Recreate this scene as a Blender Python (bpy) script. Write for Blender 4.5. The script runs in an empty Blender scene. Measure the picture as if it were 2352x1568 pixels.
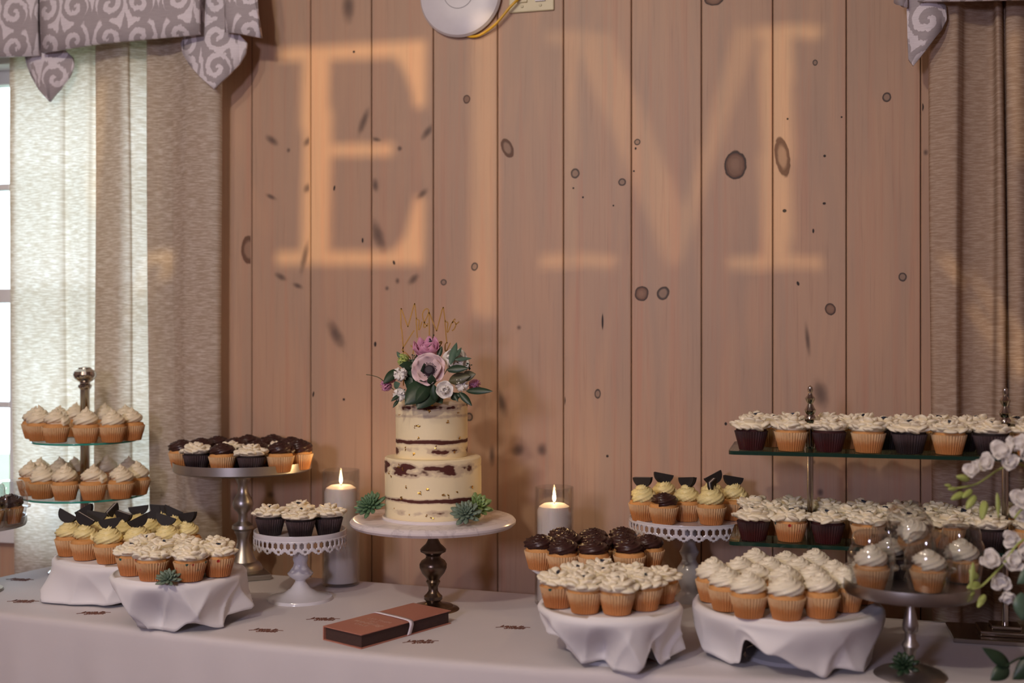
import bpy, bmesh, math, random
from mathutils import Vector, Matrix

# ------------------------------------------------------------------ camera, sky, lights, exposure
F = 2613.0            # focal length in pixels of the 2352 x 1568 frame
CX, CY = 1176.0, 784.0
CZ = 1.33             # camera height
TZ = 0.75             # table height
TAN = 0.2568
TH = math.atan(TAN)   # the back wall is turned by this much
WY = 2.812            # where the optical axis meets the back wall
S = bpy.context.scene
COL = S.collection

cam_data = bpy.data.cameras.new('camera')
cam_data.sensor_width = 36.0
cam_data.lens = 36.0 * F / 2352.0
cam_data.clip_start = 0.05
cam_data.dof.use_dof = True
cam_data.dof.focus_distance = 2.43
cam_data.dof.aperture_fstop = 2.2
cam = bpy.data.objects.new('camera', cam_data)
cam.location = (0, 0, CZ)
cam.rotation_euler = (math.pi / 2, 0, 0)
COL.objects.link(cam)
S.camera = cam

world = bpy.data.worlds.new('sky')
world.use_nodes = True
S.world = world
_bg = world.node_tree.nodes['Background']
_bg.inputs['Color'].default_value = (0.80, 0.96, 1.14, 1)
_bg.inputs['Strength'].default_value = 5.0

def lamp(name, kind, loc, energy, color, size=0.05, target=None, spot=None, blend=0.3):
    d = bpy.data.lights.new(name, kind)
    d.energy = energy
    d.color = color
    if kind == 'AREA':
        d.shape = 'DISK'
        d.size = size
    else:
        d.shadow_soft_size = size
    if kind == 'SPOT':
        d.spot_size = spot
        d.spot_blend = blend
    o = bpy.data.objects.new(name, d)
    o.location = loc
    if target is not None:
        o.rotation_euler = (Vector(target) - Vector(loc)).to_track_quat('-Z', 'Y').to_euler()
    COL.objects.link(o)
    return o

lamp('ceiling_spot_lamp', 'POINT', (-1.35, 0.75, 2.62), 18, (1.0, 0.86, 0.68), 0.05)
lamp('ceiling_spot_lamp', 'POINT', (-1.0, -0.15, 2.80), 64, (1.0, 0.86, 0.70), 0.06)
lamp('dance_floor_lamp', 'AREA', (-1.3, -1.3, 1.75), 26, (0.80, 0.74, 1.0), 0.4, (-0.4, 2.5, 1.0))
lamp('room_fill_light', 'AREA', (-0.5, 0.6, 2.85), 4, (1.0, 0.88, 0.80), 1.6, (-0.5, 0.6, 0))  # soft warm fill added overhead to lift the room, no actual fixture

S.view_settings.view_transform = 'Standard'
S.view_settings.look = 'None'
S.view_settings.exposure = 0.27
S.view_settings.gamma = 1.0
S.view_settings.use_curve_mapping = False
S.cycles.use_denoising = True
S.cycles.max_bounces = 10
S.cycles.diffuse_bounces = 4
S.cycles.transparent_max_bounces = 16
S.cycles.caustics_reflective = False
S.cycles.caustics_refractive = False
S.cycles.sample_clamp_indirect = 4.0

# ------------------------------------------------------------------ helpers
def P(px, py, Y):
    return Vector(((px - CX) / F * Y, Y, CZ - (py - CY) / F * Y))

def T(px, py, z=TZ):
    Y = F * (CZ - z) / (py - CY)
    return P(px, py, Y)

def zat(py, Y):
    return CZ - (py - CY) / F * Y

def xat(px, Y):
    return (px - CX) / F * Y

UX = Vector((math.cos(TH), -math.sin(TH), 0))
NX = Vector((-math.sin(TH), -math.cos(TH), 0))     # from the wall into the room

def WS(px, py, d=0.0):
    """pixel -> (s, z) on the plane d in front of the back wall"""
    a = (px - CX) / F
    Y = (WY - d / math.cos(TH)) / (1 + TAN * a)
    p = Vector((a * Y, Y, 0)) - Vector((0, WY, 0))
    return p.dot(UX), zat(py, Y)

def srgb(r, g, b):
    def c(x):
        x /= 255.0
        return x / 12.92 if x <= 0.04045 else ((x + 0.055) / 1.055) ** 2.4
    return (c(r), c(g), c(b), 1.0)

def tag(o, label=None, cat=None, group=None, kind=None):
    if label: o['label'] = label
    if cat: o['category'] = cat
    if group: o['group'] = group
    if kind: o['kind'] = kind
    return o

def empty(name, loc=(0, 0, 0), rz=0.0, parent=None):
    o = bpy.data.objects.new(name, None)
    o.empty_display_size = 0.02
    o.location = loc
    o.rotation_euler = (0, 0, rz)
    COL.objects.link(o)
    if parent: o.parent = parent
    return o

def thing(name, loc, label, cat, group=None, rz=0.0):
    return tag(empty(name, loc, rz), label, cat, group)

def wall_thing(name, s, z, d, label, cat, group=None):
    p = Vector((0, WY, 0)) + UX * s + NX * d
    p.z = z
    return tag(empty(name, p, -TH), label, cat, group)

def place(name, mesh, parent=None, loc=(0, 0, 0), rot=(0, 0, 0)):
    o = bpy.data.objects.new(name, mesh)
    o.location = loc
    o.rotation_euler = rot
    COL.objects.link(o)
    if parent: o.parent = parent
    return o

class MB:
    def __init__(self):
        self.v = []; self.f = []
    def add(self, vs, fs):
        b = len(self.v)
        self.v += [tuple(p) for p in vs]
        self.f += [tuple(i + b for i in q) for q in fs]
        return self
    def box(self, c, s, m=None):
        x, y, z = [k / 2 for k in s]
        vs = [Vector(p) for p in ((-x, -y, -z), (x, -y, -z), (x, y, -z), (-x, y, -z), (-x, -y, z), (x, -y, z), (x, y, z), (-x, y, z))]
        if m is not None: vs = [m @ p for p in vs]
        vs = [p + Vector(c) for p in vs]
        return self.add(vs, [(0, 3, 2, 1), (4, 5, 6, 7), (0, 1, 5, 4), (1, 2, 6, 5), (2, 3, 7, 6), (3, 0, 4, 7)])
    def lathe(self, prof, n=48, c=(0, 0, 0), rfun=None):
        b = []
        vs = []; fs = []
        for (r, z) in prof:
            if r <= 1e-6:
                b.append([len(vs)]); vs.append((c[0], c[1], c[2] + z))
            else:
                ring = []
                for i in range(n):
                    a = 2 * math.pi * i / n
                    rr = r * (rfun(a, z) if rfun else 1.0)
                    ring.append(len(vs)); vs.append((c[0] + rr * math.cos(a), c[1] + rr * math.sin(a), c[2] + z))
                b.append(ring)
        for p, q in zip(b[:-1], b[1:]):
            for i in range(n):
                j = (i + 1) % n
                if len(p) == 1 and len(q) == 1: continue
                if len(p) == 1: fs.append((p[0], q[j], q[i]))
                elif len(q) == 1: fs.append((p[i], p[j], q[0]))
                else: fs.append((p[i], p[j], q[j], q[i]))
        return self.add(vs, fs)
    def tube(self, pts, rad, n=8, prof=None, closed_ends=True):
        """sweep a circle (or prof(k, a) -> radius factor) along pts"""
        pts = [Vector(p) for p in pts]
        N = len(pts)
        vs = []; fs = []
        up = Vector((0, 0, 1))
        prev = None
        for k in range(N):
            t = (pts[min(k + 1, N - 1)] - pts[max(k - 1, 0)])
            if t.length < 1e-9: t = Vector((0, 0, 1))
            t.normalize()
            if prev is None:
                a = up if abs(t.dot(up)) < 0.95 else Vector((1, 0, 0))
                x = t.cross(a).normalized()
            else:
                x = (prev - t * prev.dot(t))
                x = x.normalized() if x.length > 1e-6 else t.cross(up).normalized()
            prev = x
            y = t.cross(x)
            r = rad[k] if isinstance(rad, (list, tuple)) else rad
            for i in range(n):
                a = 2 * math.pi * i / n
                rr = r * (prof(k, a) if prof else 1)
                vs.append(pts[k] + x * (rr * math.cos(a)) + y * (rr * math.sin(a)))
        for k in range(N - 1):
            for i in range(n):
                j = (i + 1) % n
                fs.append((k * n + i, k * n + j, (k + 1) * n + j, (k + 1) * n + i))
        if closed_ends:
            fs.append(tuple(reversed(range(n))))
            fs.append(tuple(range((N - 1) * n, N * n)))
        return self.add(vs, fs)
    def blob(self, m, a, b, c, nu=8, nv=6, shape=None):
        """ellipsoid along +X from 0 to 2a (length), b wide, c thick; shape(u, p) deforms"""
        vs = []; fs = []
        rows = []
        for j in range(nv + 1):
            ph = math.pi * j / nv
            u = (1 - math.cos(ph)) / 2
            if j in (0, nv):
                p = Vector((2 * a * u, 0, 0))
                if shape: p = shape(u, p)
                rows.append([len(vs)]); vs.append(m @ p)
            else:
                ring = []
                for i in range(nu):
                    t = 2 * math.pi * i / nu
                    p = Vector((2 * a * u, b * math.sin(ph) * math.cos(t), c * math.sin(ph) * math.sin(t)))
                    if shape: p = shape(u, p)
                    ring.append(len(vs)); vs.append(m @ p)
                rows.append(ring)
        for p, q in zip(rows[:-1], rows[1:]):
            for i in range(nu):
                j = (i + 1) % nu
                if len(p) == 1: fs.append((p[0], q[i], q[j]))
                elif len(q) == 1: fs.append((p[i], q[0], p[j]))
                else: fs.append((p[i], q[i], q[j], p[j]))
        return self.add(vs, fs)
    def prism(self, poly, y0, y1):
        """extrude an (x, z) outline from y0 to y1"""
        n = len(poly)
        vs = [(x, y0, z) for x, z in poly] + [(x, y1, z) for x, z in poly]
        fs = [tuple(range(n)), tuple(reversed(range(n, 2 * n)))]
        for i in range(n):
            j = (i + 1) % n
            fs.append((i, i + n, j + n, j))
        return self.add(vs, fs)
    def mesh(self, name, mat, smooth=True, sharp=35, fix=True):
        me = bpy.data.meshes.new(name)
        me.from_pydata(self.v, [], self.f)
        if fix:
            bm = bmesh.new(); bm.from_mesh(me)
            bmesh.ops.recalc_face_normals(bm, faces=bm.faces)
            bm.to_mesh(me); bm.free()
        if smooth:
            me.polygons.foreach_set('use_smooth', [True] * len(me.polygons))
            if sharp: me.set_sharp_from_angle(angle=math.radians(sharp))
        if mat: me.materials.append(mat)
        me.update()
        return me
    def obj(self, name, mat, parent=None, loc=(0, 0, 0), rot=(0, 0, 0), smooth=True, sharp=35, fix=True):
        return place(name, self.mesh(name, mat, smooth, sharp, fix), parent, loc, rot)

def bevel(o, w, seg=2):
    m = o.modifiers.new('edge', 'BEVEL'); m.width = w; m.segments = seg; m.limit_method = 'ANGLE'
    return o

# ------------------------------------------------------------------ materials
class NT:
    def __init__(self, name):
        self.m = bpy.data.materials.new(name)
        self.m.use_nodes = True
        self.t = self.m.node_tree
        self.b = self.t.nodes['Principled BSDF']
        self.out = self.t.nodes['Material Output']
    def node(self, kind, **kw):
        n = self.t.nodes.new(kind)
        for k, v in kw.items(): setattr(n, k, v)
        return n
    def set(self, sock, v):
        if isinstance(v, bpy.types.NodeSocket): self.t.links.new(v, sock)
        else: sock.default_value = v
    def math(self, op, a, b=None, c=None, clamp=False):
        n = self.node('ShaderNodeMath', operation=op, use_clamp=clamp)
        self.set(n.inputs[0], a)
        if b is not None: self.set(n.inputs[1], b)
        if c is not None: self.set(n.inputs[2], c)
        return n.outputs[0]
    def coord(self, kind='Object', scale=None, loc=None):
        n = self.node('ShaderNodeTexCoord')
        o = n.outputs[kind]
        if scale is not None or loc is not None:
            m = self.node('ShaderNodeMapping')
            self.t.links.new(o, m.inputs['Vector'])
            if scale is not None: m.inputs['Scale'].default_value = scale
            if loc is not None: m.inputs['Location'].default_value = loc
            o = m.outputs['Vector']
        return o
    def xyz(self, v):
        n = self.node('ShaderNodeSeparateXYZ'); self.t.links.new(v, n.inputs[0]); return n.outputs
    def noise(self, v, scale, detail=3, rough=0.55, dist=0.0):
        n = self.node('ShaderNodeTexNoise')
        if v is not None: self.t.links.new(v, n.inputs['Vector'])
        n.inputs['Scale'].default_value = scale
        n.inputs['Detail'].default_value = detail
        n.inputs['Roughness'].default_value = rough
        n.inputs['Distortion'].default_value = dist
        return n.outputs[0]
    def smooth(self, v, lo, hi, a=0.0, b=1.0):
        n = self.node('ShaderNodeMapRange', interpolation_type='SMOOTHSTEP')
        self.set(n.inputs['Value'], v)
        self.set(n.inputs['From Min'], lo); self.set(n.inputs['From Max'], hi)
        n.inputs['To Min'].default_value = a; n.inputs['To Max'].default_value = b
        return n.outputs['Result']
    def mix(self, f, a, b, kind='MIX'):
        n = self.node('ShaderNodeMix', data_type='RGBA', blend_type=kind)
        self.set(n.inputs[0], f); self.set(n.inputs[6], a); self.set(n.inputs[7], b)
        return n.outputs[2]
    def bump(self, h, strength=0.2, dist=0.001):
        n = self.node('ShaderNodeBump')
        n.inputs['Strength'].default_value = strength
        n.inputs['Distance'].default_value = dist
        self.t.links.new(h, n.inputs['Height'])
        self.t.links.new(n.outputs[0], self.b.inputs['Normal'])
    def col(self, c): self.set(self.b.inputs['Base Color'], c); return self
    def rough(self, r): self.set(self.b.inputs['Roughness'], r); return self

def plain(name, c, rough=0.5, metal=0.0, var=0.06, vs=40.0, sss=0.0, coat=0.0, bump=0.0):
    t = NT(name)
    n = t.noise(t.coord('Object'), vs, 3)
    dark = tuple(k * (1 - var) for k in c[:3]) + (1,)
    lite = tuple(min(1, k * (1 + var)) for k in c[:3]) + (1,)
    t.col(t.mix(n, dark, lite)).rough(rough)
    t.b.inputs['Metallic'].default_value = metal
    if sss:
        t.b.inputs['Subsurface Weight'].default_value = sss
        t.b.inputs['Subsurface Radius'].default_value = (0.012, 0.008, 0.005)
        t.b.inputs['Subsurface Scale'].default_value = 1.0
    if coat: t.b.inputs['Coat Weight'].default_value = coat
    if bump: t.bump(n, bump, 0.001)
    return t.m

def thin_glass(name, tint, refl=0.9, rough=0.02, base=0.04, pw=4.0):
    t = NT(name)
    tr = t.node('ShaderNodeBsdfTransparent'); tr.inputs[0].default_value = tint
    gl = t.node('ShaderNodeBsdfGlossy'); gl.inputs['Roughness'].default_value = rough
    gl.inputs['Color'].default_value = (refl, refl, refl, 1)
    lw = t.node('ShaderNodeLayerWeight'); lw.inputs['Blend'].default_value = 0.5
    f = t.math('ADD', t.math('MULTIPLY', t.math('POWER', lw.outputs['Facing'], pw), 0.6), base, clamp=True)
    mx = t.node('ShaderNodeMixShader')
    t.t.links.new(f, mx.inputs[0]); t.t.links.new(tr.outputs[0], mx.inputs[1]); t.t.links.new(gl.outputs[0], mx.inputs[2])
    t.t.links.new(mx.outputs[0], t.out.inputs['Surface'])
    return t.m

def mat_plank():
    t = NT('pickled_pine')
    info = t.node('ShaderNodeObjectInfo')
    rnd = info.outputs['Random']
    geo = t.coord('Object')
    comb = t.node('ShaderNodeCombineXYZ')
    t.set(comb.inputs[0], t.math('MULTIPLY', rnd, 13.7)); t.set(comb.inputs[1], t.math('MULTIPLY', rnd, 5.1)); t.set(comb.inputs[2], t.math('MULTIPLY', rnd, 31.0))
    add = t.node('ShaderNodeVectorMath', operation='ADD')
    t.t.links.new(geo, add.inputs[0]); t.t.links.new(comb.outputs[0], add.inputs[1])
    def mp(sc):
        m = t.node('ShaderNodeMapping'); m.inputs['Scale'].default_value = sc
        t.t.links.new(add.outputs[0], m.inputs['Vector']); return m.outputs[0]
    grain = t.noise(mp((90, 20, 2.2)), 2.0, 5, 0.6, 0.4)
    fine = t.noise(mp((420, 60, 6)), 1.5, 3)
    broad = t.noise(mp((9, 4, 1.1)), 1.6, 3, 0.5, 0.8)
    streak = t.noise(mp((26, 6, 0.7)), 1.7, 4, 0.6, 0.3)
    c = t.mix(t.smooth(broad, 0.3, 0.7), srgb(194, 158, 130), srgb(178, 150, 128))
    c = t.mix(t.smooth(streak, 0.45, 0.75, 0, 0.65), c, srgb(192, 142, 116))
    c = t.mix(t.smooth(grain, 0.5, 0.85, 0, 0.5), c, srgb(146, 114, 94))
    c = t.mix(t.smooth(fine, 0.55, 0.85, 0, 0.22), c, srgb(204, 176, 150))
    c = t.mix(t.smooth(rnd, 0.0, 1.0, 0, 0.35), c, srgb(172, 138, 114))
    t.col(c).rough(0.5)
    t.bump(grain, 0.12, 0.0008)
    return t.m

def mat_knot(name, kind):
    """round marks in the wood, fading into the board at their rim"""
    t = NT(name)
    v = t.xyz(t.coord('UV'))
    x = t.math('MULTIPLY_ADD', v[0], 2.0, -1.0); y = t.math('MULTIPLY_ADD', v[1], 2.0, -1.0)
    nz = t.noise(t.coord('Object'), 60, 2)
    r = t.math('SQRT', t.math('ADD', t.math('MULTIPLY', x, x), t.math('MULTIPLY', y, y)))
    r = t.math('ADD', r, t.math('MULTIPLY_ADD', nz, 0.24, -0.12))
    if kind == 'ring':
        c = t.mix(t.smooth(r, 0.2, 0.5), srgb(156, 122, 102), srgb(124, 88, 70))
        c = t.mix(t.smooth(r, 0.62, 0.72), c, srgb(70, 56, 50))
        al = t.math('MULTIPLY', t.smooth(r, 0.76, 0.86, 0.85, 0.0), t.smooth(r, 0.5, 0.68, 0.55, 1.0))
    elif kind == 'pale':
        c = t.mix(t.smooth(r, 0.45, 0.62), srgb(156, 136, 122), srgb(76, 64, 60))
        al = t.math('MULTIPLY', t.smooth(r, 0.72, 0.86, 0.8, 0.0), t.smooth(r, 0.4, 0.62, 0.5, 1.0))
    elif kind == 'loop':
        c = srgb(112, 78, 58)
        al = t.math('MULTIPLY', t.smooth(r, 0.35, 0.68, 0.22, 0.85), t.smooth(r, 0.72, 0.86, 1, 0))
    elif kind == 'smudge':
        c = srgb(84, 70, 70)
        al = t.smooth(r, 0.0, 0.85, 0.5, 0.0)
    else:
        c = srgb(40, 26, 22)
        al = t.smooth(r, 0.5, 0.9, 0.9, 0.0)
    t.col(c).rough(0.6)
    t.set(t.b.inputs['Alpha'], al)
    return t.m

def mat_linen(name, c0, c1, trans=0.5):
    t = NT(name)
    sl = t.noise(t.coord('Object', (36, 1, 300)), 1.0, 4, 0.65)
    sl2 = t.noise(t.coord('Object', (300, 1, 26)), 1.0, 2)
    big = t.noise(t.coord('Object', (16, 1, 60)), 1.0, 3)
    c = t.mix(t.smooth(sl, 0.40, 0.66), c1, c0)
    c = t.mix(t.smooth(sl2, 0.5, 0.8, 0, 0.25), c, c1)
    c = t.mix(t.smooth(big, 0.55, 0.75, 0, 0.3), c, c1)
    d = t.node('ShaderNodeBsdfDiffuse'); tl = t.node('ShaderNodeBsdfTranslucent')
    t.t.links.new(c, d.inputs[0]); t.t.links.new(c, tl.inputs[0])
    mx = t.node('ShaderNodeMixShader'); mx.inputs[0].default_value = trans
    t.t.links.new(d.outputs[0], mx.inputs[1]); t.t.links.new(tl.outputs[0], mx.inputs[2])
    t.t.links.new(mx.outputs[0], t.out.inputs['Surface'])
    return t.m

def mat_cloth(name, c, trans=0.12):
    t = NT(name)
    v = t.coord('Object')
    n = t.noise(v, 900, 2); w = t.noise(v, 14, 3)
    t.col(t.mix(w, tuple(k * 0.96 for k in c[:3]) + (1,), c)).rough(0.85)
    t.b.inputs['Sheen Weight'].default_value = 0.15
    t.bump(t.math('ADD', t.math('MULTIPLY', n, 0.08), w), 0.25, 0.004)
    return t.m

def mat_damask():
    t = NT('grey_ikat_damask')
    co = t.coord('Object')
    nz = t.noise(t.coord('Object', (60, 60, 60)), 1.0, 3)
    nz2 = t.noise(t.coord('Object', (260, 260, 18)), 1.0, 2)
    o = t.xyz(co)
    w = t.math('MULTIPLY_ADD', nz, 0.012, -0.006)
    w = t.math('ADD', w, t.math('MULTIPLY_ADD', nz2, 0.006, -0.003))
    u = t.math('ADD', o[0], w); v = t.math('ADD', o[2], t.math('MULTIPLY', w, 1.6))
    # mirrored repeat of 0.19 m
    m = t.math('PINGPONG', u, 0.095)
    a = t.math('SINE', t.math('MULTIPLY', m, 66.0))
    # spiral scrolls around the mirrored centres
    dx = t.math('SUBTRACT', m, 0.045)
    dz = t.math('SUBTRACT', t.math('PINGPONG', t.math('ADD', v, 0.02), 0.085), 0.045)
    rr = t.math('SQRT', t.math('ADD', t.math('MULTIPLY', dx, dx), t.math('MULTIPLY', dz, dz)))
    an = t.math('ARCTAN2', dz, dx)
    sp = t.math('SINE', t.math('ADD', t.math('MULTIPLY', rr, 190.0), an))
    og = t.math('SINE', t.math('ADD', t.math('MULTIPLY', v, 37.0), t.math('MULTIPLY', a, 2.6)))
    inside = t.smooth(rr, 0.036, 0.044, 1.0, 0.0)
    f = t.math('ADD', t.math('MULTIPLY', sp, inside), t.math('MULTIPLY', og, t.math('SUBTRACT', 1.0, inside)))
    k = t.smooth(f, 0.0, 0.35)
    c = t.mix(k, srgb(172, 164, 168), srgb(226, 220, 226))
    wv = t.noise(t.coord('Object', (30, 1, 600)), 1.0, 2)
    c = t.mix(t.smooth(wv, 0.4, 0.75, 0, 0.2), c, srgb(120, 112, 112))
    t.col(c).rough(0.8)
    return t.m

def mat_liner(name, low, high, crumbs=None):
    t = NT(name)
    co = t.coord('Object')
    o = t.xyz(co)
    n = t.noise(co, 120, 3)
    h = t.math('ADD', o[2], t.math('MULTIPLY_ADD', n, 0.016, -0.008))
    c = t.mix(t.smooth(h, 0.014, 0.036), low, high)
    if crumbs:
        vo = t.node('ShaderNodeTexVoronoi'); vo.inputs['Scale'].default_value = 100
        t.t.links.new(co, vo.inputs['Vector'])
        dot = t.math('MULTIPLY', t.smooth(vo.outputs['Distance'], 0.30, 0.38, 1, 0), t.smooth(h, 0.018, 0.034))
        pick = t.xyz(vo.outputs['Color'])
        cc = t.mix(t.smooth(pick[0], 0.45, 0.46), crumbs[0], crumbs[1])
        dot = t.math('MULTIPLY', dot, t.smooth(pick[1], 0.45, 0.46))
        c = t.mix(dot, c, cc)
    t.col(c).rough(0.45)
    return t.m

def mat_naked(name, bands, seed):
    """buttercream thinly scraped over dark cake; bands: (height, half width, strength, angle bias)"""
    t = NT(name)
    co = t.coord('Object')
    o = t.xyz(co)
    an = t.node('ShaderNodeCombineXYZ')
    t.set(an.inputs[0], t.math('MULTIPLY', o[0], 1.0)); t.set(an.inputs[1], o[1]); t.set(an.inputs[2], t.math('MULTIPLY_ADD', o[2], 2.0, seed))
    patch = t.noise(an.outputs[0], 15, 3, 0.55)
    edge = t.noise(co, 90, 4, 0.6)
    tot = None
    gate = t.math('MULTIPLY_ADD', patch, 3.6, -1.25, clamp=False)
    gate = t.math('MAXIMUM', gate, 0.0)
    for (z0, w, st, bias, patchy) in bands:
        wob = t.math('MULTIPLY_ADD', patch, 0.012, -0.006)
        d = t.math('DIVIDE', t.math('SUBTRACT', t.math('ADD', o[2], wob), z0), w)
        g = t.math('POWER', 2.718, t.math('MULTIPLY', t.math('MULTIPLY', d, d), -1.0))
        g = t.math('MULTIPLY', g, st)
        if bias:
            g = t.math('MULTIPLY', g, t.math('MULTIPLY_ADD', o[0], bias, 1.0))
        if patchy: g = t.math('MULTIPLY', g, gate)
        tot = g if tot is None else t.math('ADD', tot, g)
    k = t.math('ADD', tot, t.math('MULTIPLY_ADD', edge, 0.34, -0.17))
    c = t.mix(t.smooth(k, 0.16, 0.42, 0, 0.55), srgb(248, 232, 190), srgb(180, 154, 134))
    c = t.mix(t.smooth(k, 0.46, 0.66), c, srgb(82, 36, 28))
    t.col(c).rough(t.smooth(k, 0.4, 0.6, 0.55, 0.8))
    t.bump(t.math('ADD', edge, t.math('MULTIPLY', t.smooth(k, 0.45, 0.6), -0.6)), 0.25, 0.002)
    return t.m

def mat_marble():
    t = NT('white_marble')
    co = t.coord('Object')
    n = t.noise(co, 9, 5, 0.6, 1.6)
    k = t.smooth(t.math('ABSOLUTE', t.math('SUBTRACT', n, 0.5)), 0.0, 0.05, 0.35, 0)
    t.col(t.mix(k, srgb(226, 218, 218), srgb(168, 160, 164))).rough(0.22)
    return t.m

def mat_emit(name, c, s):
    t = NT(name)
    e = t.node('ShaderNodeEmission'); e.inputs[0].default_value = c; e.inputs[1].default_value = s
    t.t.links.new(e.outputs[0], t.out.inputs['Surface'])
    return t.m

def mat_leaf(name, a, b):
    t = NT(name)
    co = t.coord('Object')
    n = t.noise(co, 45, 3)
    t.col(t.mix(n, a, b)).rough(0.42)
    return t.m

M = {}
M['plank'] = mat_plank()
M['gap'] = plain('dark_backing', srgb(70, 44, 34), 0.9)
for k in ('ring', 'pale', 'loop', 'smudge', 'hole'): M['knot_' + k] = mat_knot('wood_knot_' + k, k)
M['linen'] = mat_linen('natural_linen', srgb(244, 236, 226), srgb(206, 190, 170), 0.48)
M['linen_shaded'] = mat_linen('natural_linen_shaded', srgb(196, 176, 158), srgb(172, 148, 128), 0.12)  # same curtain linen, its shade painted in as a darker colour
M['damask'] = mat_damask()
M['white_cloth'] = mat_cloth('white_table_linen', srgb(214, 208, 209))
M['napkin'] = mat_cloth('white_napkin_linen', srgb(240, 238, 238))
M['paint'] = plain('white_paint', srgb(225, 222, 222), 0.4)
M['plaster'] = plain('room_plaster', srgb(170, 150, 140), 0.9)
M['carpet'] = plain('room_carpet', srgb(90, 70, 66), 0.95)
M['lawn'] = plain('lawn', srgb(112, 122, 92), 0.9, var=0.3, vs=6)
M['pane'] = thin_glass('window_glass', (0.95, 0.97, 0.96, 1))
M['glass'] = thin_glass('clear_glass', (0.92, 0.93, 0.93, 1), base=0.035, pw=2.6)
M['plastic'] = thin_glass('clear_plastic', (0.86, 0.87, 0.89, 1), 0.95, 0.08, 0.08, 2.2)
def _edge_glass():
    t = NT('green_edged_glass')
    t.col(srgb(70, 176, 156)).rough(0.08)
    t.b.inputs['Transmission Weight'].default_value = 0.35
    t.b.inputs['IOR'].default_value = 1.45
    return t.m
M['glass_edge'] = _edge_glass()
M['shelf_edge'] = plain('dark_green_glass_edge', srgb(22, 52, 44), 0.1)
M['shelf_glass'] = thin_glass('shelf_glass', (0.55, 0.66, 0.60, 1), 0.9, 0.02, 0.03)
M['silver'] = plain('brushed_pewter', srgb(186, 182, 178), 0.36, 1.0, 0.10, 25)
M['chrome'] = plain('polished_chrome', srgb(190, 184, 178), 0.12, 1.0, 0.05)
M['bronze'] = plain('aged_bronze', srgb(112, 98, 86), 0.3, 1.0, 0.15, 30)
M['gold'] = plain('gold_mirror', srgb(140, 104, 52), 0.42, 1.0, 0.1, 60)
M['gold_leaf'] = plain('gold_leaf', srgb(226, 176, 84), 0.3, 1.0, 0.2, 200)
M['marble'] = mat_marble()
M['enamel'] = plain('white_enamel', srgb(214, 212, 218), 0.14, 0, 0.02, coat=0.5)
M['enamel_grey'] = plain('pale_grey_enamel', srgb(188, 188, 196), 0.16, 0, 0.02, coat=0.5)
M['wax'] = plain('white_wax', srgb(236, 224, 218), 0.45, 0, 0.02, sss=0.35)
M['wick'] = plain('burnt_wick', srgb(40, 26, 20), 0.9)
M['flame'] = mat_emit('candle_flame', (1.0, 0.72, 0.32, 1), 14)
M['cream'] = plain('white_buttercream', srgb(248, 238, 212), 0.42, 0, 0.04, 90, sss=0.08)
M['cream_warm'] = plain('vanilla_buttercream', srgb(248, 234, 202), 0.42, 0, 0.04, 90, sss=0.08)
M['cream_yellow'] = plain('yellow_buttercream', srgb(248, 230, 164), 0.42, 0, 0.05, 90, sss=0.08)
M['choc'] = plain('chocolate_frosting', srgb(62, 36, 32), 0.35, 0, 0.2, 60)
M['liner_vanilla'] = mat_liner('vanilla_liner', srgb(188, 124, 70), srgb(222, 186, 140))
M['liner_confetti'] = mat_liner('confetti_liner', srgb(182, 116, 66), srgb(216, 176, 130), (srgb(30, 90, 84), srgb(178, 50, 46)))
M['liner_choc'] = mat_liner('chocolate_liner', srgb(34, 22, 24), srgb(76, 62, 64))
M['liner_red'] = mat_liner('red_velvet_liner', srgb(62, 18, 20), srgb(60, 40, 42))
M['crumb_vanilla'] = plain('vanilla_cake', srgb(214, 156, 92), 0.8, 0, 0.15, 200)
M['crumb_choc'] = plain('chocolate_cake', srgb(34, 20, 20), 0.8, 0, 0.2, 200)
M['crumb_red'] = plain('red_velvet_cake', srgb(58, 18, 18), 0.8, 0, 0.2, 200)
M['cookie'] = plain('black_cookie', srgb(30, 24, 24), 0.7, 0, 0.25, 300, bump=0.3)
M['cookie_cream'] = plain('cookie_cream', srgb(200, 192, 186), 0.6)
M['navy'] = plain('navy_sugar', srgb(30, 40, 58), 0.4)
M['tier_low'] = mat_naked('naked_buttercream_lower',
    [(0.112, 0.011, 1.0, -3.5, 1), (0.097, 0.007, 0.55, -6.0, 1), (0.042, 0.0052, 0.85, 3.0, 0), (0.017, 0.009, 0.65, 0, 1)], 0.3)
M['tier_up'] = mat_naked('naked_buttercream_upper',
    [(0.109, 0.008, 1.05, 5.0, 1), (0.090, 0.005, 0.38, 0, 0), (0.036, 0.0050, 0.90, 0, 0), (0.016, 0.009, 0.95, 0, 1)], 5.3)
M['board'] = plain('white_cake_board', srgb(230, 222, 222), 0.5)
M['book'] = plain('copper_book_cloth', srgb(176, 116, 98), 0.55, 0, 0.06, 300)
M['pages'] = plain('dark_page_block', srgb(74, 52, 46), 0.7, 0, 0.25, 260)
M['ribbon'] = plain('white_satin_ribbon', srgb(236, 228, 236), 0.35)
M['print'] = plain('silver_foil_print', srgb(214, 176, 160), 0.4, 0.3)
M['wood_word'] = plain('laser_cut_wood', srgb(120, 78, 62), 0.7, 0, 0.2, 200)
M['leaf_dark'] = mat_leaf('dark_green_leaf', srgb(30, 48, 34), srgb(48, 72, 48))
M['leaf_mid'] = mat_leaf('grey_green_leaf', srgb(66, 92, 78), srgb(92, 118, 96))
M['leaf_olive'] = mat_leaf('olive_leaf', srgb(76, 76, 54), srgb(96, 92, 66))
M['lime'] = mat_leaf('lime_bud', srgb(150, 168, 84), srgb(190, 200, 120))
M['succ_green'] = mat_leaf('green_succulent', srgb(70, 104, 74), srgb(112, 142, 104))
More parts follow.
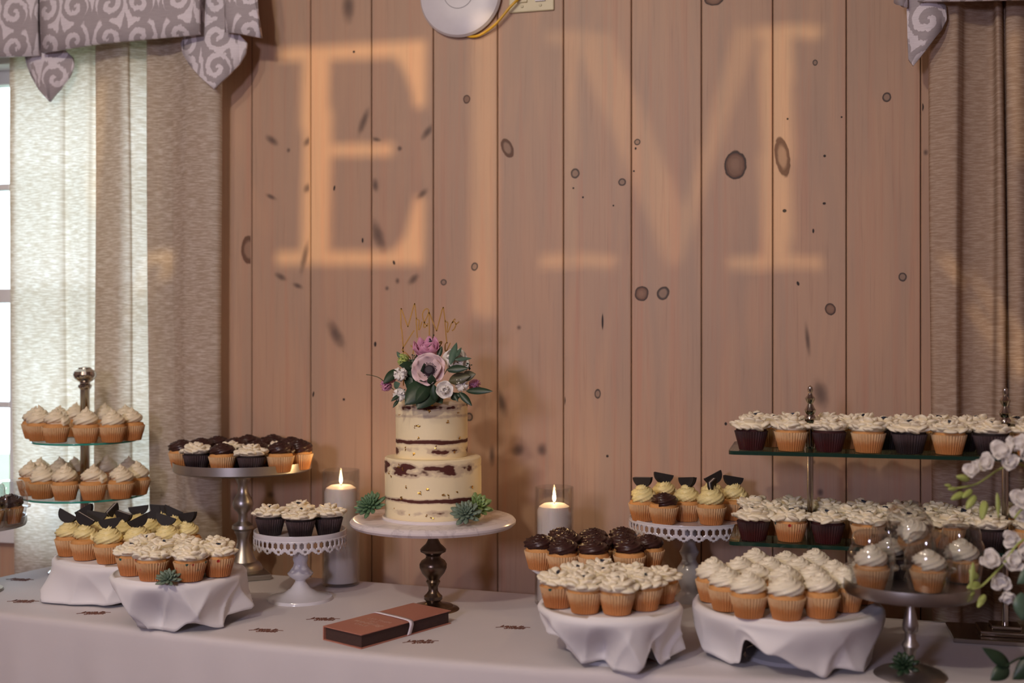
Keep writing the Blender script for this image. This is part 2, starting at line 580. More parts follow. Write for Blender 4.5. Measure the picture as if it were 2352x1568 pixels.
M['succ_blue'] = mat_leaf('blue_green_succulent', srgb(88, 108, 94), srgb(128, 146, 126))
M['succ_lime'] = mat_leaf('fresh_green_succulent', srgb(96, 130, 78), srgb(150, 172, 106))
M['petal_white'] = plain('white_petal', srgb(240, 234, 226), 0.5, 0, 0.05, 60, sss=0.1)
M['petal_blush'] = plain('blush_petal', srgb(226, 198, 198), 0.5, 0, 0.06, 60, sss=0.1)
M['petal_pink'] = plain('pink_petal', srgb(206, 140, 168), 0.5, 0, 0.1, 60, sss=0.1)
M['anther'] = plain('dark_anther', srgb(34, 22, 34), 0.6)
M['ap'] = plain('white_plastic', srgb(216, 214, 220), 0.35)
M['ap_line'] = plain('grey_plastic', srgb(150, 148, 156), 0.4)
M['almond'] = plain('almond_plastic', srgb(206, 196, 160), 0.35)
M['black'] = plain('black_hole', srgb(20, 18, 18), 0.6)
M['cable'] = plain('yellow_cable', srgb(222, 176, 44), 0.4)

# ------------------------------------------------------------------ the room
R3 = random.Random(3)
WALL0 = Vector((0, WY, 0))
S0, S1, ROOM_D, ROOM_H = -2.6, 2.6, 6.2, 2.95

def wall_local(name, mb, mat, parent=None, smooth=False):
    """an object whose mesh is given in the wall's own axes: x along it, -y into the room"""
    if parent is not None: return mb.obj(name, mat, parent, smooth=smooth)
    return mb.obj(name, mat, None, WALL0, (0, 0, -TH), smooth=smooth)

floor = wall_local('floor', MB().box((0, -ROOM_D / 2, -0.05), (S1 - S0 + 0.4, ROOM_D + 0.4, 0.1)), M['carpet'])
tag(floor, 'dark carpeted floor of the hall', 'floor', kind='structure')
ceil = wall_local('ceiling', MB().box((0, -ROOM_D / 2, ROOM_H + 0.05), (S1 - S0 + 0.4, ROOM_D + 0.4, 0.1)), M['plaster'])
tag(ceil, 'plain plaster ceiling of the hall', 'ceiling', kind='structure')
tag(wall_local('wall_left', MB().box((S0 - 0.05, -ROOM_D / 2, ROOM_H / 2), (0.1, ROOM_D + 0.3, ROOM_H)), M['plaster']), 'plaster side wall beyond the curtained window', 'wall', kind='structure')
tag(wall_local('wall_right', MB().box((S1 + 0.05, -ROOM_D / 2, ROOM_H / 2), (0.1, ROOM_D + 0.3, ROOM_H)), M['plaster']), 'plaster side wall past the second curtain', 'wall', kind='structure')
tag(wall_local('wall_front', MB().box((0, -ROOM_D - 0.05, ROOM_H / 2), (S1 - S0, 0.1, ROOM_H)), M['plaster']), 'plaster wall opposite the dessert table', 'wall', kind='structure')
lawn = MB().box((0, 6, -0.35), (30, 11.5, 0.1)).obj('lawn', M['lawn'], None, WALL0, (0, 0, -TH), smooth=False)
tag(lawn, 'sunlit lawn outside the window', 'lawn', kind='structure')

WIN_L, WIN_R = WS(-240, 0)[0], WS(436, 0)[0]
WIN_B, WIN_T = 0.80, 2.16

back = MB()
ym = 0.07
back.box(((S0 + WIN_L) / 2, ym, ROOM_H / 2), (WIN_L - S0, 0.1, ROOM_H))
back.box(((S1 + WIN_R) / 2, ym, ROOM_H / 2), (S1 - WIN_R, 0.1, ROOM_H))
back.box(((WIN_L + WIN_R) / 2, ym, WIN_B / 2), (WIN_R - WIN_L, 0.1, WIN_B))
back.box(((WIN_L + WIN_R) / 2, ym, (WIN_T + ROOM_H) / 2), (WIN_R - WIN_L, 0.1, ROOM_H - WIN_T))
wall = wall_local('wall_back', back, M['gap'])
tag(wall, 'pickled pine plank wall behind the dessert table', 'wall', kind='structure')

# plank seams measured on the photograph, turned into distances along the wall
seams = [WS(x, 0)[0] for x in (578, 713, 853, 995, 1142.5, 1294, 1450, 1611, 1775, 1944, 2115)]
while seams[0] > S0 + 0.16: seams.insert(0, seams[0] - 0.163)
while seams[-1] < S1 - 0.16: seams.append(seams[-1] + 0.158)
PLANKS = []
def plank(a, b, z0, z1):
    g, c, th = 0.0009, 0.0022, 0.018
    a += g; b -= g
    pr = [(a, th), (a, c), (a + c, 0), (b - c, 0), (b, c), (b, th)]
    mb = MB()
    vs = [(x, y, z0) for x, y in pr] + [(x, y, z1) for x, y in pr]
    n = len(pr)
    mb.add(vs, [(i, (i + 1) % n, (i + 1) % n + n, i + n) for i in range(n)] + [tuple(range(n)), tuple(range(n, 2 * n))])
    o = mb.obj('plank', M['plank'], wall, smooth=False)
    PLANKS.append((a, b, o))
for a, b in zip(seams[:-1], seams[1:]):
    if b <= WIN_L or a >= WIN_R:
        plank(a, b, 0.0, ROOM_H)
    else:
        if a < WIN_L - 0.01: plank(a, WIN_L, 0, ROOM_H)
        if b > WIN_R + 0.01: plank(WIN_R, b, 0, ROOM_H)
        aa, bb = max(a, WIN_L), min(b, WIN_R)
        if bb - aa > 0.01:
            plank(aa, bb, 0, WIN_B); plank(aa, bb, WIN_T, ROOM_H)

KNOTS = [  # px, py, rx, ry, tilt (degrees, clockwise), kind
 (572, 573, 24, 40, 0, 'loop'), (1165, 340, 16, 29, -25, 'loop'), (1797, 360, 20, 56, -9, 'loop'),
 (1689, 379, 30, 40, 0, 'ring'), (1640, -2, 26, 18, 0, 'ring'), (1474, 674, 19, 21, 10, 'ring'), (1523, 673, 17, 20, 30, 'pale'),
 (1321, 398, 13, 14, 0, 'pale'), (1429, 418, 11, 11, 0, 'pale'), (1464, 326, 9, 9, 0, 'pale'), (1373, 904, 9, 14, 0, 'pale'),
 (1907, 710, 14, 17, -15, 'ring'), (2037, 223, 12, 14, 0, 'pale'), (2073, 636, 11, 13, 0, 'pale'), (1872, 144, 7, 9, 0, 'pale'),
 (1072, 228, 10, 12, 0, 'ring'), (1090, 612, 10, 12, 10, 'pale'), (1019, 648, 9, 9, 0, 'pale'), (2126, 350, 9, 12, 0, 'smudge'),
 (625, 322, 14, 30, -55, 'smudge'), (623, 452, 9, 24, -65, 'smudge'), (835, 280, 15, 52, 22, 'smudge'), (982, 303, 14, 34, 42, 'smudge'),
 (970, 445, 13, 26, 50, 'smudge'), (706, 325, 13, 22, 35, 'smudge'), (706, 432, 14, 20, 25, 'smudge'), (862, 425, 14, 26, -10, 'smudge'),
 (868, 540, 24, 62, -22, 'smudge'), (700, 590, 13, 60, 14, 'smudge'), (645, 635, 12, 26, -65, 'smudge'), (684, 656, 10, 22, -70, 'smudge'),
 (950, 641, 14, 26, 50, 'smudge'), (913, 645, 9, 11, 0, 'smudge'), (889, 662, 8, 9, 0, 'smudge'), (772, 768, 24, 58, -30, 'smudge'),
 (864, 320, 9, 20, -75, 'smudge'), (918, 341, 10, 10, 0, 'smudge'), (663, 345, 8, 9, 0, 'smudge'), (800, 15, 26, 60, 0, 'smudge'),
 (1153, 925, 18, 52, -18, 'smudge'), (1190, 1033, 24, 24, -20, 'smudge'), (1245, 1032, 19, 26, 0, 'smudge'), (1885, 905, 28, 54, -12, 'smudge'),
 (622, 1136, 16, 12, 0, 'smudge'), (1868, 1061, 9, 9, 0, 'smudge'), (1884, 1130, 12, 14, 0, 'smudge'), (1855, 780, 9, 60, -6, 'smudge'),
 (1078, 957, 11, 12, 0, 'pale'), (1192, 752, 9, 9, 0, 'smudge'), (1130, 1045, 12, 40, 0, 'smudge'), (540, 1145, 16, 30, 0, 'smudge'),
 (905, 603, 4, 7, -20, 'hole'), (833, 552, 3, 8, 0, 'hole'), (768, 432, 3, 8, 10, 'hole'), (1868, 530, 3, 7, 0, 'hole'), (1833, 651, 4, 7, -20, 'hole'),
 (1317, 432, 3, 3, 0, 'hole'), (1339, 453, 3, 3, 0, 'hole'), (1409, 472, 3, 3, 0, 'hole'), (1460, 341, 3, 4, 0, 'hole'), (1456, 393, 3, 3, 0, 'hole'),
 (1809, 273, 3, 3, 0, 'hole'), (1933, 269, 3, 3, 0, 'hole'), (1894, 358, 4, 4, 0, 'hole'), (1893, 467, 5, 4, 0, 'hole'), (1802, 484, 6, 5, 0, 'hole'),
 (1384, 738, 3, 24, 0, 'hole'), (2118, 246, 5, 12, 0, 'hole'), (1395, 1047, 4, 4, 0, 'hole'), (1667, 973, 4, 5, 0, 'hole'), (1296, 920, 4, 14, 0, 'hole'),
 (813, 119, 4, 4, 0, 'hole'), (720, 905, 3, 9, 10, 'hole'), (862, 790, 4, 8, 0, 'hole'), (790, 917, 4, 4, 0, 'hole'),
]
def knot(px, py, rx, ry, tilt, kind):
    s, z = WS(px, py)
    best = next((p for p in PLANKS if p[0] - 0.002 <= s <= p[1] + 0.002), None)
    if best is None: return
    a, b, po = best
    k = (WY - TAN * s * math.cos(TH)) / F * 1.02
    n = 24 if kind != 'hole' else 10
    ca, sa = math.cos(math.radians(-tilt)), math.sin(math.radians(-tilt))
    vs, uv = [], []
    y = -0.0004 - 0.00005 * (len(po.children) % 7)
    for i in range(n):
        t = 2 * math.pi * i / n
        ex, ez = rx * k * math.cos(t), ry * k * math.sin(t)
        X = s + ex * ca - ez * sa; Z = z + ex * sa + ez * ca
        X = min(max(X, a + 0.0022), b - 0.0022)
        dx, dz = X - s, Z - z
        lx, lz = dx * ca + dz * sa, -dx * sa + dz * ca
        vs.append((X, y, Z)); uv.append((0.5 + 0.5 * lx / (rx * k), 0.5 + 0.5 * lz / (ry * k)))
    me = bpy.data.meshes.new('knot')
    me.from_pydata(vs, [], [tuple(range(n))])
    ul = me.uv_layers.new(name='UVMap')
    for lp in me.loops: ul.data[lp.index].uv = uv[lp.vertex_index]
    me.materials.append(M['knot_' + kind])
    o = place('knot', me, po)
    if kind == 'hole': o['label'] = 'tiny dark hole in the wood'
for kn in KNOTS: knot(*kn)

# window on the left: frame, glazing bars, panes, sill
win = empty('window_1', WALL0, -TH)
tag(win, 'bright white framed window behind the linen curtain', 'window', kind='structure')
wm, wh = (WIN_L + WIN_R) / 2, (WIN_R - WIN_L)
def wbox(name, s, z, w, h, y0, y1, mat):
    return bevel(MB().box((s, (y0 + y1) / 2, z), (w, abs(y1 - y0), h)).obj(name, mat, win, smooth=False), 0.003)
for sx in (WIN_L + 0.03, WIN_R - 0.03): wbox('window_jamb', sx, (WIN_B + WIN_T) / 2, 0.06, WIN_T - WIN_B, -0.012, 0.11, M['paint'])
wbox('window_head', wm, WIN_T - 0.03, wh - 0.12, 0.06, -0.012, 0.11, M['paint'])
wbox('window_sill', wm, WIN_B - 0.005, wh + 0.02, 0.045, -0.025, 0.11, M['paint'])
sx0, sx1, sz0, sz1 = WIN_L + 0.06, WIN_R - 0.06, WIN_B + 0.02, WIN_T - 0.06
for x in (sx0 + 0.018, sx1 - 0.018): wbox('sash_stile', x, (sz0 + sz1) / 2, 0.036, sz1 - sz0, 0.05, 0.09, M['paint'])
for z in (sz0 + 0.02, (sz0 + sz1) / 2, sz1 - 0.02): wbox('sash_rail', (sx0 + sx1) / 2, z, sx1 - sx0 - 0.072, 0.04, 0.05, 0.09, M['paint'])
cols, zs = 3, [sz0 + 0.04, (sz0 + sz1) / 2 - 0.02, (sz0 + sz1) / 2 + 0.02, sz1 - 0.04]
gx0, gx1 = sx0 + 0.036, sx1 - 0.036
for i in range(1, cols):
    for zz in ((zs[0], zs[1]), (zs[2], zs[3])):
        wbox('glazing_bar', gx0 + (gx1 - gx0) * i / cols, (zz[0] + zz[1]) / 2, 0.018, zz[1] - zz[0], 0.055, 0.085, M['paint'])
for zz in ((zs[0], zs[1]), (zs[2], zs[3])):
    zm = (zz[0] + zz[1]) / 2
    for i in range(cols):
        a = gx0 + (gx1 - gx0) * i / cols + 0.009; b = gx0 + (gx1 - gx0) * (i + 1) / cols - 0.009
        wbox('glazing_bar', (a + b) / 2, zm, b - a, 0.018, 0.055, 0.085, M['paint'])
        for (za, zb) in ((zz[0], zm - 0.009), (zm + 0.009, zz[1])):
            MB().box(((a + b) / 2, 0.07, (za + zb) / 2), (b - a, 0.003, zb - za)).obj('pane', M['pane'], win, smooth=False)

# ------------------------------------------------------------------ curtains and valances
def interp(pts, x):
    if x <= pts[0][0]: return pts[0][1]
    for (x0, y0), (x1, y1) in zip(pts[:-1], pts[1:]):
        if x <= x1:
            t = (x - x0) / (x1 - x0); t = t * t * (3 - 2 * t)
            return y0 + (y1 - y0) * t
    return pts[-1][1]

def curtain(path, z0, z1, label, mat, lean=0.0, close=True):
    """path: (px, distance from the wall) along the cloth, doubling back where pleats overlap"""
    pts = [WS(px, 0, d) [0:1] + (d,) for px, d in path]
    sc = sum(p[0] for p in pts) / len(pts)
    cv = catmull([(a - sc, -d, 0) for a, d in pts], 9)
    root = wall_thing('curtain', sc, z0, 0.0, label, 'curtain', 'linen curtains')
    rows = 26; n = len(cv); vs = []; fs = []
    for j in range(rows + 1):
        v = j / rows
        for i, p in enumerate(cv):
            u = i / n
            k = 1.0 - 0.3 * v
            y = -0.062 + (p.y + 0.062) * k + 0.003 * math.sin(u * 40 + v * 5)
            x = p.x + lean * (1 - v) + 0.004 * math.sin(v * 6 + u * 9)
            vs.append((x, min(y, -0.012), (z1 - z0) * v))
    for j in range(rows):
        for i in range(n - 1):
            k = j * n + i
            fs.append((k, k + 1, k + n + 1, k + n))
    o = MB().add(vs, fs).obj('curtain_panel', mat, root, sharp=None, fix=False)
    return root

def catmull(pts, n=6):
    pts = [Vector(p) for p in pts]; out = []
    for i in range(len(pts) - 1):
        p0, p1, p2, p3 = pts[max(i - 1, 0)], pts[i], pts[i + 1], pts[min(i + 2, len(pts) - 1)]
        for k in range(n):
            t = k / n
            out.append(0.5 * ((2 * p1) + (p2 - p0) * t + (2 * p0 - 5 * p1 + 4 * p2 - p3) * t * t + (3 * p1 - p0 - 3 * p2 + p3) * t ** 3))
    out.append(pts[-1]); return out

curtain([(42, .060), (26, .064), (24, .072), (42, .080), (90, .088), (135, .082), (152, .062), (172, .066), (196, .074), (212, .060), (250, .044), (288, .040), (293, .052), (250, .062), (218, .070), (215, .084), (250, .094), (286, .092),
         (297, .072), (312, .066), (326, .058), (345, .044), (380, .036), (412, .038), (418, .054), (380, .064), (340, .070), (336, .086), (352, .076), (375, .060), (396, .062), (412, .080), (422, .102), (442, .106), (470, .102), (490, .090), (502, .072), (507, .050)],
        0.30, 2.36, 'sunlit natural linen curtain hanging over the bright window', M['linen'], lean=0.012)
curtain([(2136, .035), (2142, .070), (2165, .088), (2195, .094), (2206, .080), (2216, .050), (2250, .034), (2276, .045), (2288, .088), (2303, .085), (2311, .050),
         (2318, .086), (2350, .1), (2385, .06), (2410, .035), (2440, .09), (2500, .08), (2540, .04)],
        0.30, 2.36, 'shadowed linen curtain beside the last pine plank', M['linen_shaded'])

def sheet(outline, d, thick, root, name, mat, curve=0.0, sc=0.0, z0=0.0):
    """flat fabric piece from a pixel outline on the plane d in front of the wall, gently bowed"""
    pts = [WS(x, y, d) for x, y in outline]
    me = bpy.data.meshes.new(name)
    bm = bmesh.new()
    vv = [bm.verts.new((s - sc, 0, z - z0)) for s, z in pts]
    f = bm.faces.new(vv)
    bmesh.ops.triangulate(bm, faces=[f])
    bmesh.ops.subdivide_edges(bm, edges=bm.edges, cuts=5, use_grid_fill=True)
    xs = [v.co.x for v in bm.verts]; a, b = min(xs), max(xs)
    for v in bm.verts:
        u = (v.co.x - a) / (b - a)
        v.co.y = -curve * math.sin(math.pi * u) + 0.004 * math.sin(v.co.z * 21 + u * 7)
    bmesh.ops.recalc_face_normals(bm, faces=bm.faces)
    bm.to_mesh(me); bm.free()
    me.polygons.foreach_set('use_smooth', [True] * len(me.polygons))
    me.materials.append(mat)
    o = place(name, me, root, (0, -d, 0))
    so = o.modifiers.new('padding', 'SOLIDIFY'); so.thickness = thick; so.offset = 0
    return o

sc, z0 = WS(300, 0, .13)[0], 2.0
val = wall_thing('valance', sc, z0, 0, 'grey and cream scroll patterned valance above the bright window', 'valance', 'window valances')
sheet([(-190, -160), (-190, 150), (-40, 136), (88, 127), (92, -160)], .135, .010, val, 'pleat_panel', M['damask'], .012, sc, z0)
sheet([(98, -160), (95, 121), (280, 100), (459, 79), (464, -160)], .140, .010, val, 'pleat_panel', M['damask'], .014, sc, z0)
sheet([(523, -160), (519, 74), (560, 81), (601, 87), (588, 0), (570, -160)], .125, .010, val, 'pleat_panel', M['damask'], .008, sc, z0)
sheet([(70, -160), (66, 110), (57, 128), (63, 150), (76, 178), (95, 208), (121, 235), (144, 208), (160, 178), (169, 150), (166, 132), (150, 115), (140, -160)], .100, .008, val, 'tail', M['damask'], .010, sc, z0)
sheet([(430, -160), (425, 84), (415, 100), (421, 124), (438, 150), (464, 178), (498, 207), (528, 178), (551, 148), (564, 122), (567, 98), (552, 82), (545, -160)], .095, .008, val, 'tail', M['damask'], .010, sc, z0)
bx = MB().box((0, -0.06, 0.40), (1.05, 0.10, 0.025)).obj('mounting_board', M['paint'], val, smooth=False)
sc2 = WS(2300, 0, .13)[0]
val2 = wall_thing('valance', sc2, z0, 0, 'grey scroll patterned valance above the shadowed curtain', 'valance', 'window valances')
sheet([(2112, -160), (2108, 2), (2230, 5), (2360, 5), (2640, 8), (2640, -160)], .140, .010, val2, 'pleat_panel', M['damask'], .012, sc2, z0)
sheet([(2060, -160), (2055, 6), (2068, 16), (2082, 17), (2085, -160)], .120, .008, val2, 'pleat_panel', M['damask'], .004, sc2, z0)
sheet([(2086, -160), (2083, 10), (2084, 80), (2086, 138), (2097, 153), (2130, 112), (2160, 72), (2174, 44), (2172, 14), (2160, 0), (2150, -160)], .105, .008, val2, 'tail', M['damask'], .008, sc2, z0)
MB().box((0.1, -0.06, 0.40), (0.6, 0.10, 0.025)).obj('mounting_board', M['paint'], val2, smooth=False)

# ------------------------------------------------------------------ on the wall: access point, socket plate, cable
s, z = WS(1061, -8)
ap = wall_thing('access_point', s, z, 0, 'round white wireless access point high on the plank wall', 'access point')
def yl(mb):   # turn a z-axis lathe towards the room
    mb.v = [(x, -zz, y) for (x, y, zz) in mb.v]; return mb
yl(MB().lathe([(0, 0.001), (.098, .001), (.104, .006), (.1055, .013), (.101, .021), (.080, .027), (.039, .0295), (0, .0295)], 72)).obj('housing', M['ap'], ap)
yl(MB().lathe([(.0366, .0290), (.0366, .0303), (.0385, .0303), (.0385, .0290)], 64)).obj('light_ring', M['ap_line'], ap)
s, z = WS(1221.5, -27)
so = wall_thing('socket_plate', s, z, 0, 'almond double socket plate beside the round access point', 'socket')
bevel(MB().box((0, -.003, 0), (.114, .006, .118)).obj('cover_plate', M['almond'], so, smooth=False), .0025)
for dx in (-.023, .023):
    jk = bevel(MB().box((dx, -.0075, -.003), (.026, .006, .066)).obj('jack_insert', M['ap'] if dx > 0 else M['almond'], so, smooth=False), .001)
    for dz in (-.020, .012):
        MB().box((dx + .002, -.0108, dz), (.009, .002, .008)).obj('jack_opening', M['black'], jk, smooth=False)
    yl(MB().lathe([(0, .009), (.003, .0085), (.0038, .006)], 14, (dx, -.045, 0))).obj('screw', M['almond'], so)
s, z = WS(1190, 0)
cb = wall_thing('network_cable', s, z, 0, 'yellow network cable looping from the socket plate behind the access point', 'cable')
pts = []
for (px, py, d) in ((1200, -10, .012), (1186, 2, .020), (1170, 18, .022), (1152, 40, .020), (1135, 58, .018), (1115, 73, .014), (1098, 82, .012), (1080, 84, .008), (1062, 78, .006)):
    a, b = WS(px, py, d); pts.append((a - s, -d, b - z))
def catmull(pts, n=6):
    pts = [Vector(p) for p in pts]; out = []
    for i in range(len(pts) - 1):
        p0, p1, p2, p3 = pts[max(i - 1, 0)], pts[i], pts[i + 1], pts[min(i + 2, len(pts) - 1)]
        for k in range(n):
            t = k / n
            out.append(0.5 * ((2 * p1) + (p2 - p0) * t + (2 * p0 - 5 * p1 + 4 * p2 - p3) * t * t + (3 * p1 - p0 - 3 * p2 + p3) * t ** 3))
    out.append(pts[-1]); return out
MB().tube(catmull(pts), .0032, 8).obj('cable_jacket', M['cable'], cb)
MB().box((pts[0][0], -.014, pts[0][2] + .004), (.012, .012, .014)).obj('plug', M['ap'], cb, smooth=False)

# ------------------------------------------------------------------ the table under its cloth
outline_px = [(2520, 1447), (2352, 1436), (1800, 1399), (1223, 1361), (717, 1323), (300, 1294), (185, 1287), (113, 1298), (0, 1322), (-110, 1349), (-205, 1374),
              (-232, 1383), (-222, 1388), (-120, 1394), (0, 1407), (200, 1431), (420, 1458), (640, 1482), (940, 1511), (1240, 1535), (1540, 1551), (1840, 1562), (2352, 1578), (2700, 1588)]
base = [T(x, y) for x, y in outline_px]
last = base[-1]; first = base[0]
base = base + [Vector((last.x + .12, last.y + .18, TZ)), Vector((first.x + .12, first.y - .02, TZ))]
poly = []
for i in range(len(base)):
    a, b = base[i], base[(i + 1) % len(base)]
    m = max(1, int((b - a).length / 0.012))
    for k in range(m): poly.append(a + (b - a) * (k / m))
for it in range(3):
    poly = [(poly[i - 1] + poly[i] * 2 + poly[(i + 1) % len(poly)]) / 4 for i in range(len(poly))]
area = sum(poly[i].x * poly[(i + 1) % len(poly)].y - poly[(i + 1) % len(poly)].x * poly[i].y for i in range(len(poly)))
if area < 0: poly.reverse()
n = len(poly)
nrm = []
for i in range(n):
    t = poly[(i + 1) % n] - poly[i - 1]
    nrm.append(Vector((t.y, -t.x, 0)).normalized())
ctr = sum(poly, Vector()) / n
tc = thing('tablecloth', (ctr.x, ctr.y, 0.0), 'long white tablecloth covering the dessert table down to the floor', 'tablecloth')
vs = []; rows = []
arc = 0.0
arcs = []
for i in range(n):
    arcs.append(arc); arc += (poly[(i + 1) % n] - poly[i]).length
prof = [(-.022, 0), (-.012, -.0006), (-.005, -.003), (-.001, -.008), (0.0, -.016), (.001, -.04)] + [(.001 + .012 * k, -.04 - .70 * k) for k in (.12, .25, .4, .55, .7, .85, 1.0)]
for (o, dz) in prof:
    ring = []
    for i in range(n):
        hang = max(0.0, (-dz - .03) / .7)
        A = arcs[i]
        fold = (math.sin(A * 31 + 1.7 * math.sin(A * 5)) + .6 * math.sin(A * 57 + 2)) * .016 * hang ** .8 + .006 * hang
        p = poly[i] + nrm[i] * (o + fold)
        ring.append(len(vs)); vs.append((p.x - ctr.x, p.y - ctr.y, TZ + dz))
    rows.append(ring)
mb = MB()
fs = []
for a, b in zip(rows[:-1], rows[1:]):
    for i in range(n):
        j = (i + 1) % n
        fs.append((a[i], a[j], b[j], b[i]))
mb.add(vs, fs)
skirt = mb.obj('cloth_skirt', M['white_cloth'], tc, sharp=None)
# top: a fine sheet with a few soft creases
me = bpy.data.meshes.new('cloth_top')
bm = bmesh.new()
f = bm.faces.new([bm.verts.new(vs[i]) for i in rows[0]])
bmesh.ops.triangulate(bm, faces=[f])
bm.to_mesh(me); bm.free()
for p in me.polygons:
    p.use_smooth = False
me.materials.append(M['white_cloth'])
place('cloth_top', me, tc)

# ------------------------------------------------------------------ cupcakes: shared shapes
R_TOP, R_BOT, H_CUP = 0.0315, 0.0232, 0.038
def liner_mesh(mat):
    mb = MB(); n = 72
    def rf(a, z): return 1 + (0.042 if int(round(a * n / (2 * math.pi))) % 2 else -0.014) * (0.5 + z / H_CUP)
    mb.lathe([(0, 0.0002), (R_BOT * .9, 0.0), (R_BOT, .001), ((R_BOT + R_TOP) / 2, H_CUP / 2), (R_TOP, H_CUP), (R_TOP - .0012, H_CUP - .0006), (R_TOP - .003, H_CUP - .006)], n, rfun=rf)
    return mb.mesh('paper_liner', mat, sharp=25)
def crumb_mesh(mat):
    mb = MB()
    mb.lathe([(.0285, H_CUP - .008), (.0296, H_CUP - .003), (.0302, H_CUP + .002), (.028, H_CUP + .0065), (.018, H_CUP + .009), (0, H_CUP + .010)], 28)
    return mb.mesh('cake', mat)

def swirl_mesh(name, mat, R0, rise, turns, t0, t1, lobes, amp, seed, twist=2.0, tip=True):
    rg = random.Random(seed)
    mb = MB(); N = int(34 * turns); pts = []; rad = []
    ph = rg.random() * 6.28
    for k in range(N + 1):
        u = k / N
        a = ph + 2 * math.pi * turns * u
        r = R0 * (1 - u ** 1.35)
        z = H_CUP + .009 + t0 * .35 + rise * u ** 1.05
        pts.append((r * math.cos(a), r * math.sin(a), z)); rad.append(t0 + (t1 - t0) * u)
    if tip:
        x, y, z = pts[-1]
        for q in range(1, 4):
            pts.append((x + .0012 * q * math.cos(ph), y + .0012 * q * math.sin(ph), z + .0032 * q)); rad.append(t1 * (1 - q / 3.2))
    nn = lobes * 4
    mb.tube(pts, rad, nn, lambda k, a: 1 + amp * math.cos(lobes * (a + twist * k / 10.0)))
    mb.lathe([(0, H_CUP + .004), (R0 * 1.05, H_CUP + .006), (R0 * .8, H_CUP + .012 + rise * .2), (R0 * .3, H_CUP + .01 + rise * .8), (0, H_CUP + .01 + rise)], 16)
    return mb.mesh(name, mat, sharp=None, fix=False)

def petal_mesh(name, mat, seed, R=1.0):
    rg = random.Random(seed)
    mb = MB()
    z0 = H_CUP + .006
    mb.lathe([(0, z0 - .003), (.031 * R, z0 - .001), (.032 * R, z0 + .004), (.022 * R, z0 + .012), (.010, z0 + .016), (0, z0 + .017)], 20)
    for (cnt, rr, zz, a, b, c, pitch) in ((10, .0205, .0045, .0098, .0115, .0058, -6), (8, .0125, .0092, .0095, .0105, .0054, 3), (5, .0035, .0128, .0080, .0085, .0048, 14)):
        ph = rg.random() * 6.28
        for i in range(cnt):
            an = ph + 2 * math.pi * i / cnt + rg.uniform(-.16, .16)
            m = Matrix.Translation((rr * R * math.cos(an), rr * R * math.sin(an), z0 + zz + rg.uniform(-.001, .0015)))
            m = m @ Matrix.Rotation(an + rg.uniform(-.25, .25), 4, 'Z') @ Matrix.Rotation(-math.radians(pitch + rg.uniform(-12, 14)), 4, 'Y') @ Matrix.Rotation(rg.uniform(-.4, .4), 4, 'X')
            k = rg.uniform(.85, 1.18)
            def shp(u, p, w=rg.uniform(2, 5), w0=rg.random() * 6):
                q = Vector(p)
                q.z += .0045 * u * u + .0016 * math.sin(w * 300 * q.y + w0) * u
                q.y *= .72 + .55 * u
                q.z *= 1 - .25 * u
                return q
            mb.blob(m, a * k, b * k, c, 10, 7, shp)
    return mb.mesh(name, mat, sharp=None)

def flake_mesh(seed):
    rg = random.Random(seed); mb = MB()
    z = H_CUP + .0252
    for i in range(rg.choice((1, 2, 2))):
        a = rg.random() * 6.28; l = rg.uniform(.0045, .0075); w = rg.uniform(.0022, .0036)
        ox, oy = rg.uniform(-.004, .004), rg.uniform(-.006, .004)
        ca, sa = math.cos(a), math.sin(a)
        q = [(-l, 0), (-l * .3, w), (l * .5, w * .7), (l, 0), (l * .2, -w)]
        top = [(ox + x * ca - y * sa, oy + x * sa + y * ca, z + .0012 + .0015 * math.sin(x * 300)) for x, y in q]
        bot = [(x, y, zz - .004) for x, y, zz in top]
        k = len(q)
        mb.add(top + bot, [tuple(range(k)), tuple(reversed(range(k, 2 * k)))] + [(i2, i2 + k, (i2 + 1) % k + k, (i2 + 1) % k) for i2 in range(k)])
    return mb.mesh('garnish', M['navy'], smooth=False)

def half_disc(r, y0, y1, n=14):
    pl = [(r * math.cos(math.pi + math.pi * i / n), r * math.sin(math.pi + math.pi * i / n)) for i in range(n + 1)]
    return MB().prism(pl, y0, y1)
_ck = half_disc(.0225, -.0052, -.0016); _c2 = half_disc(.0225, .0016, .0052); _ck.add(_c2.v, _c2.f)
COOKIE = _ck.mesh('cookie_half', M['cookie'], sharp=40)
COOKIE_CREAM = half_disc(.0205, -.0016, .0016).mesh('cookie_filling', M['cookie_cream'], sharp=40)

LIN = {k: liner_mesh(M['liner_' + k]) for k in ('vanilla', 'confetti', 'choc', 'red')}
CRUMB = {k: crumb_mesh(M['crumb_' + k]) for k in ('vanilla', 'choc', 'red')}
CRUMB['confetti'] = CRUMB['vanilla']
FROST = {
 'swirl': [swirl_mesh('frosting', M['cream_warm'], .0205, .026, 2.8, .0112, .0060, 7, .20, 10 + i, 1.3 + .2 * i) for i in range(4)],
 'rose': [swirl_mesh('frosting', M['cream'], .0212, .022, 2.9, .0112, .0064, 7, .22, 30 + i, 1.1 + .2 * i, False) for i in range(4)],
 'yellow': [swirl_mesh('frosting', M['cream_yellow'], .0192, .026, 2.7, .0112, .0072, 8, .19, 50 + i, 1.4 + .2 * i, False) for i in range(4)],
 'choc': [swirl_mesh('frosting', M['choc'], .0225, .0135, 2.6, .0104, .0070, 7, .22, 70 + i, 1.0 + .2 * i, False) for i in range(4)],
 'petal': [petal_mesh('frosting', M['cream'], 90 + i) for i in range(6)],
}
FLAKES = [flake_mesh(200 + i) for i in range(6)]
ORD = ['first', 'second', 'third', 'fourth', 'fifth', 'sixth', 'seventh', 'eighth', 'ninth']
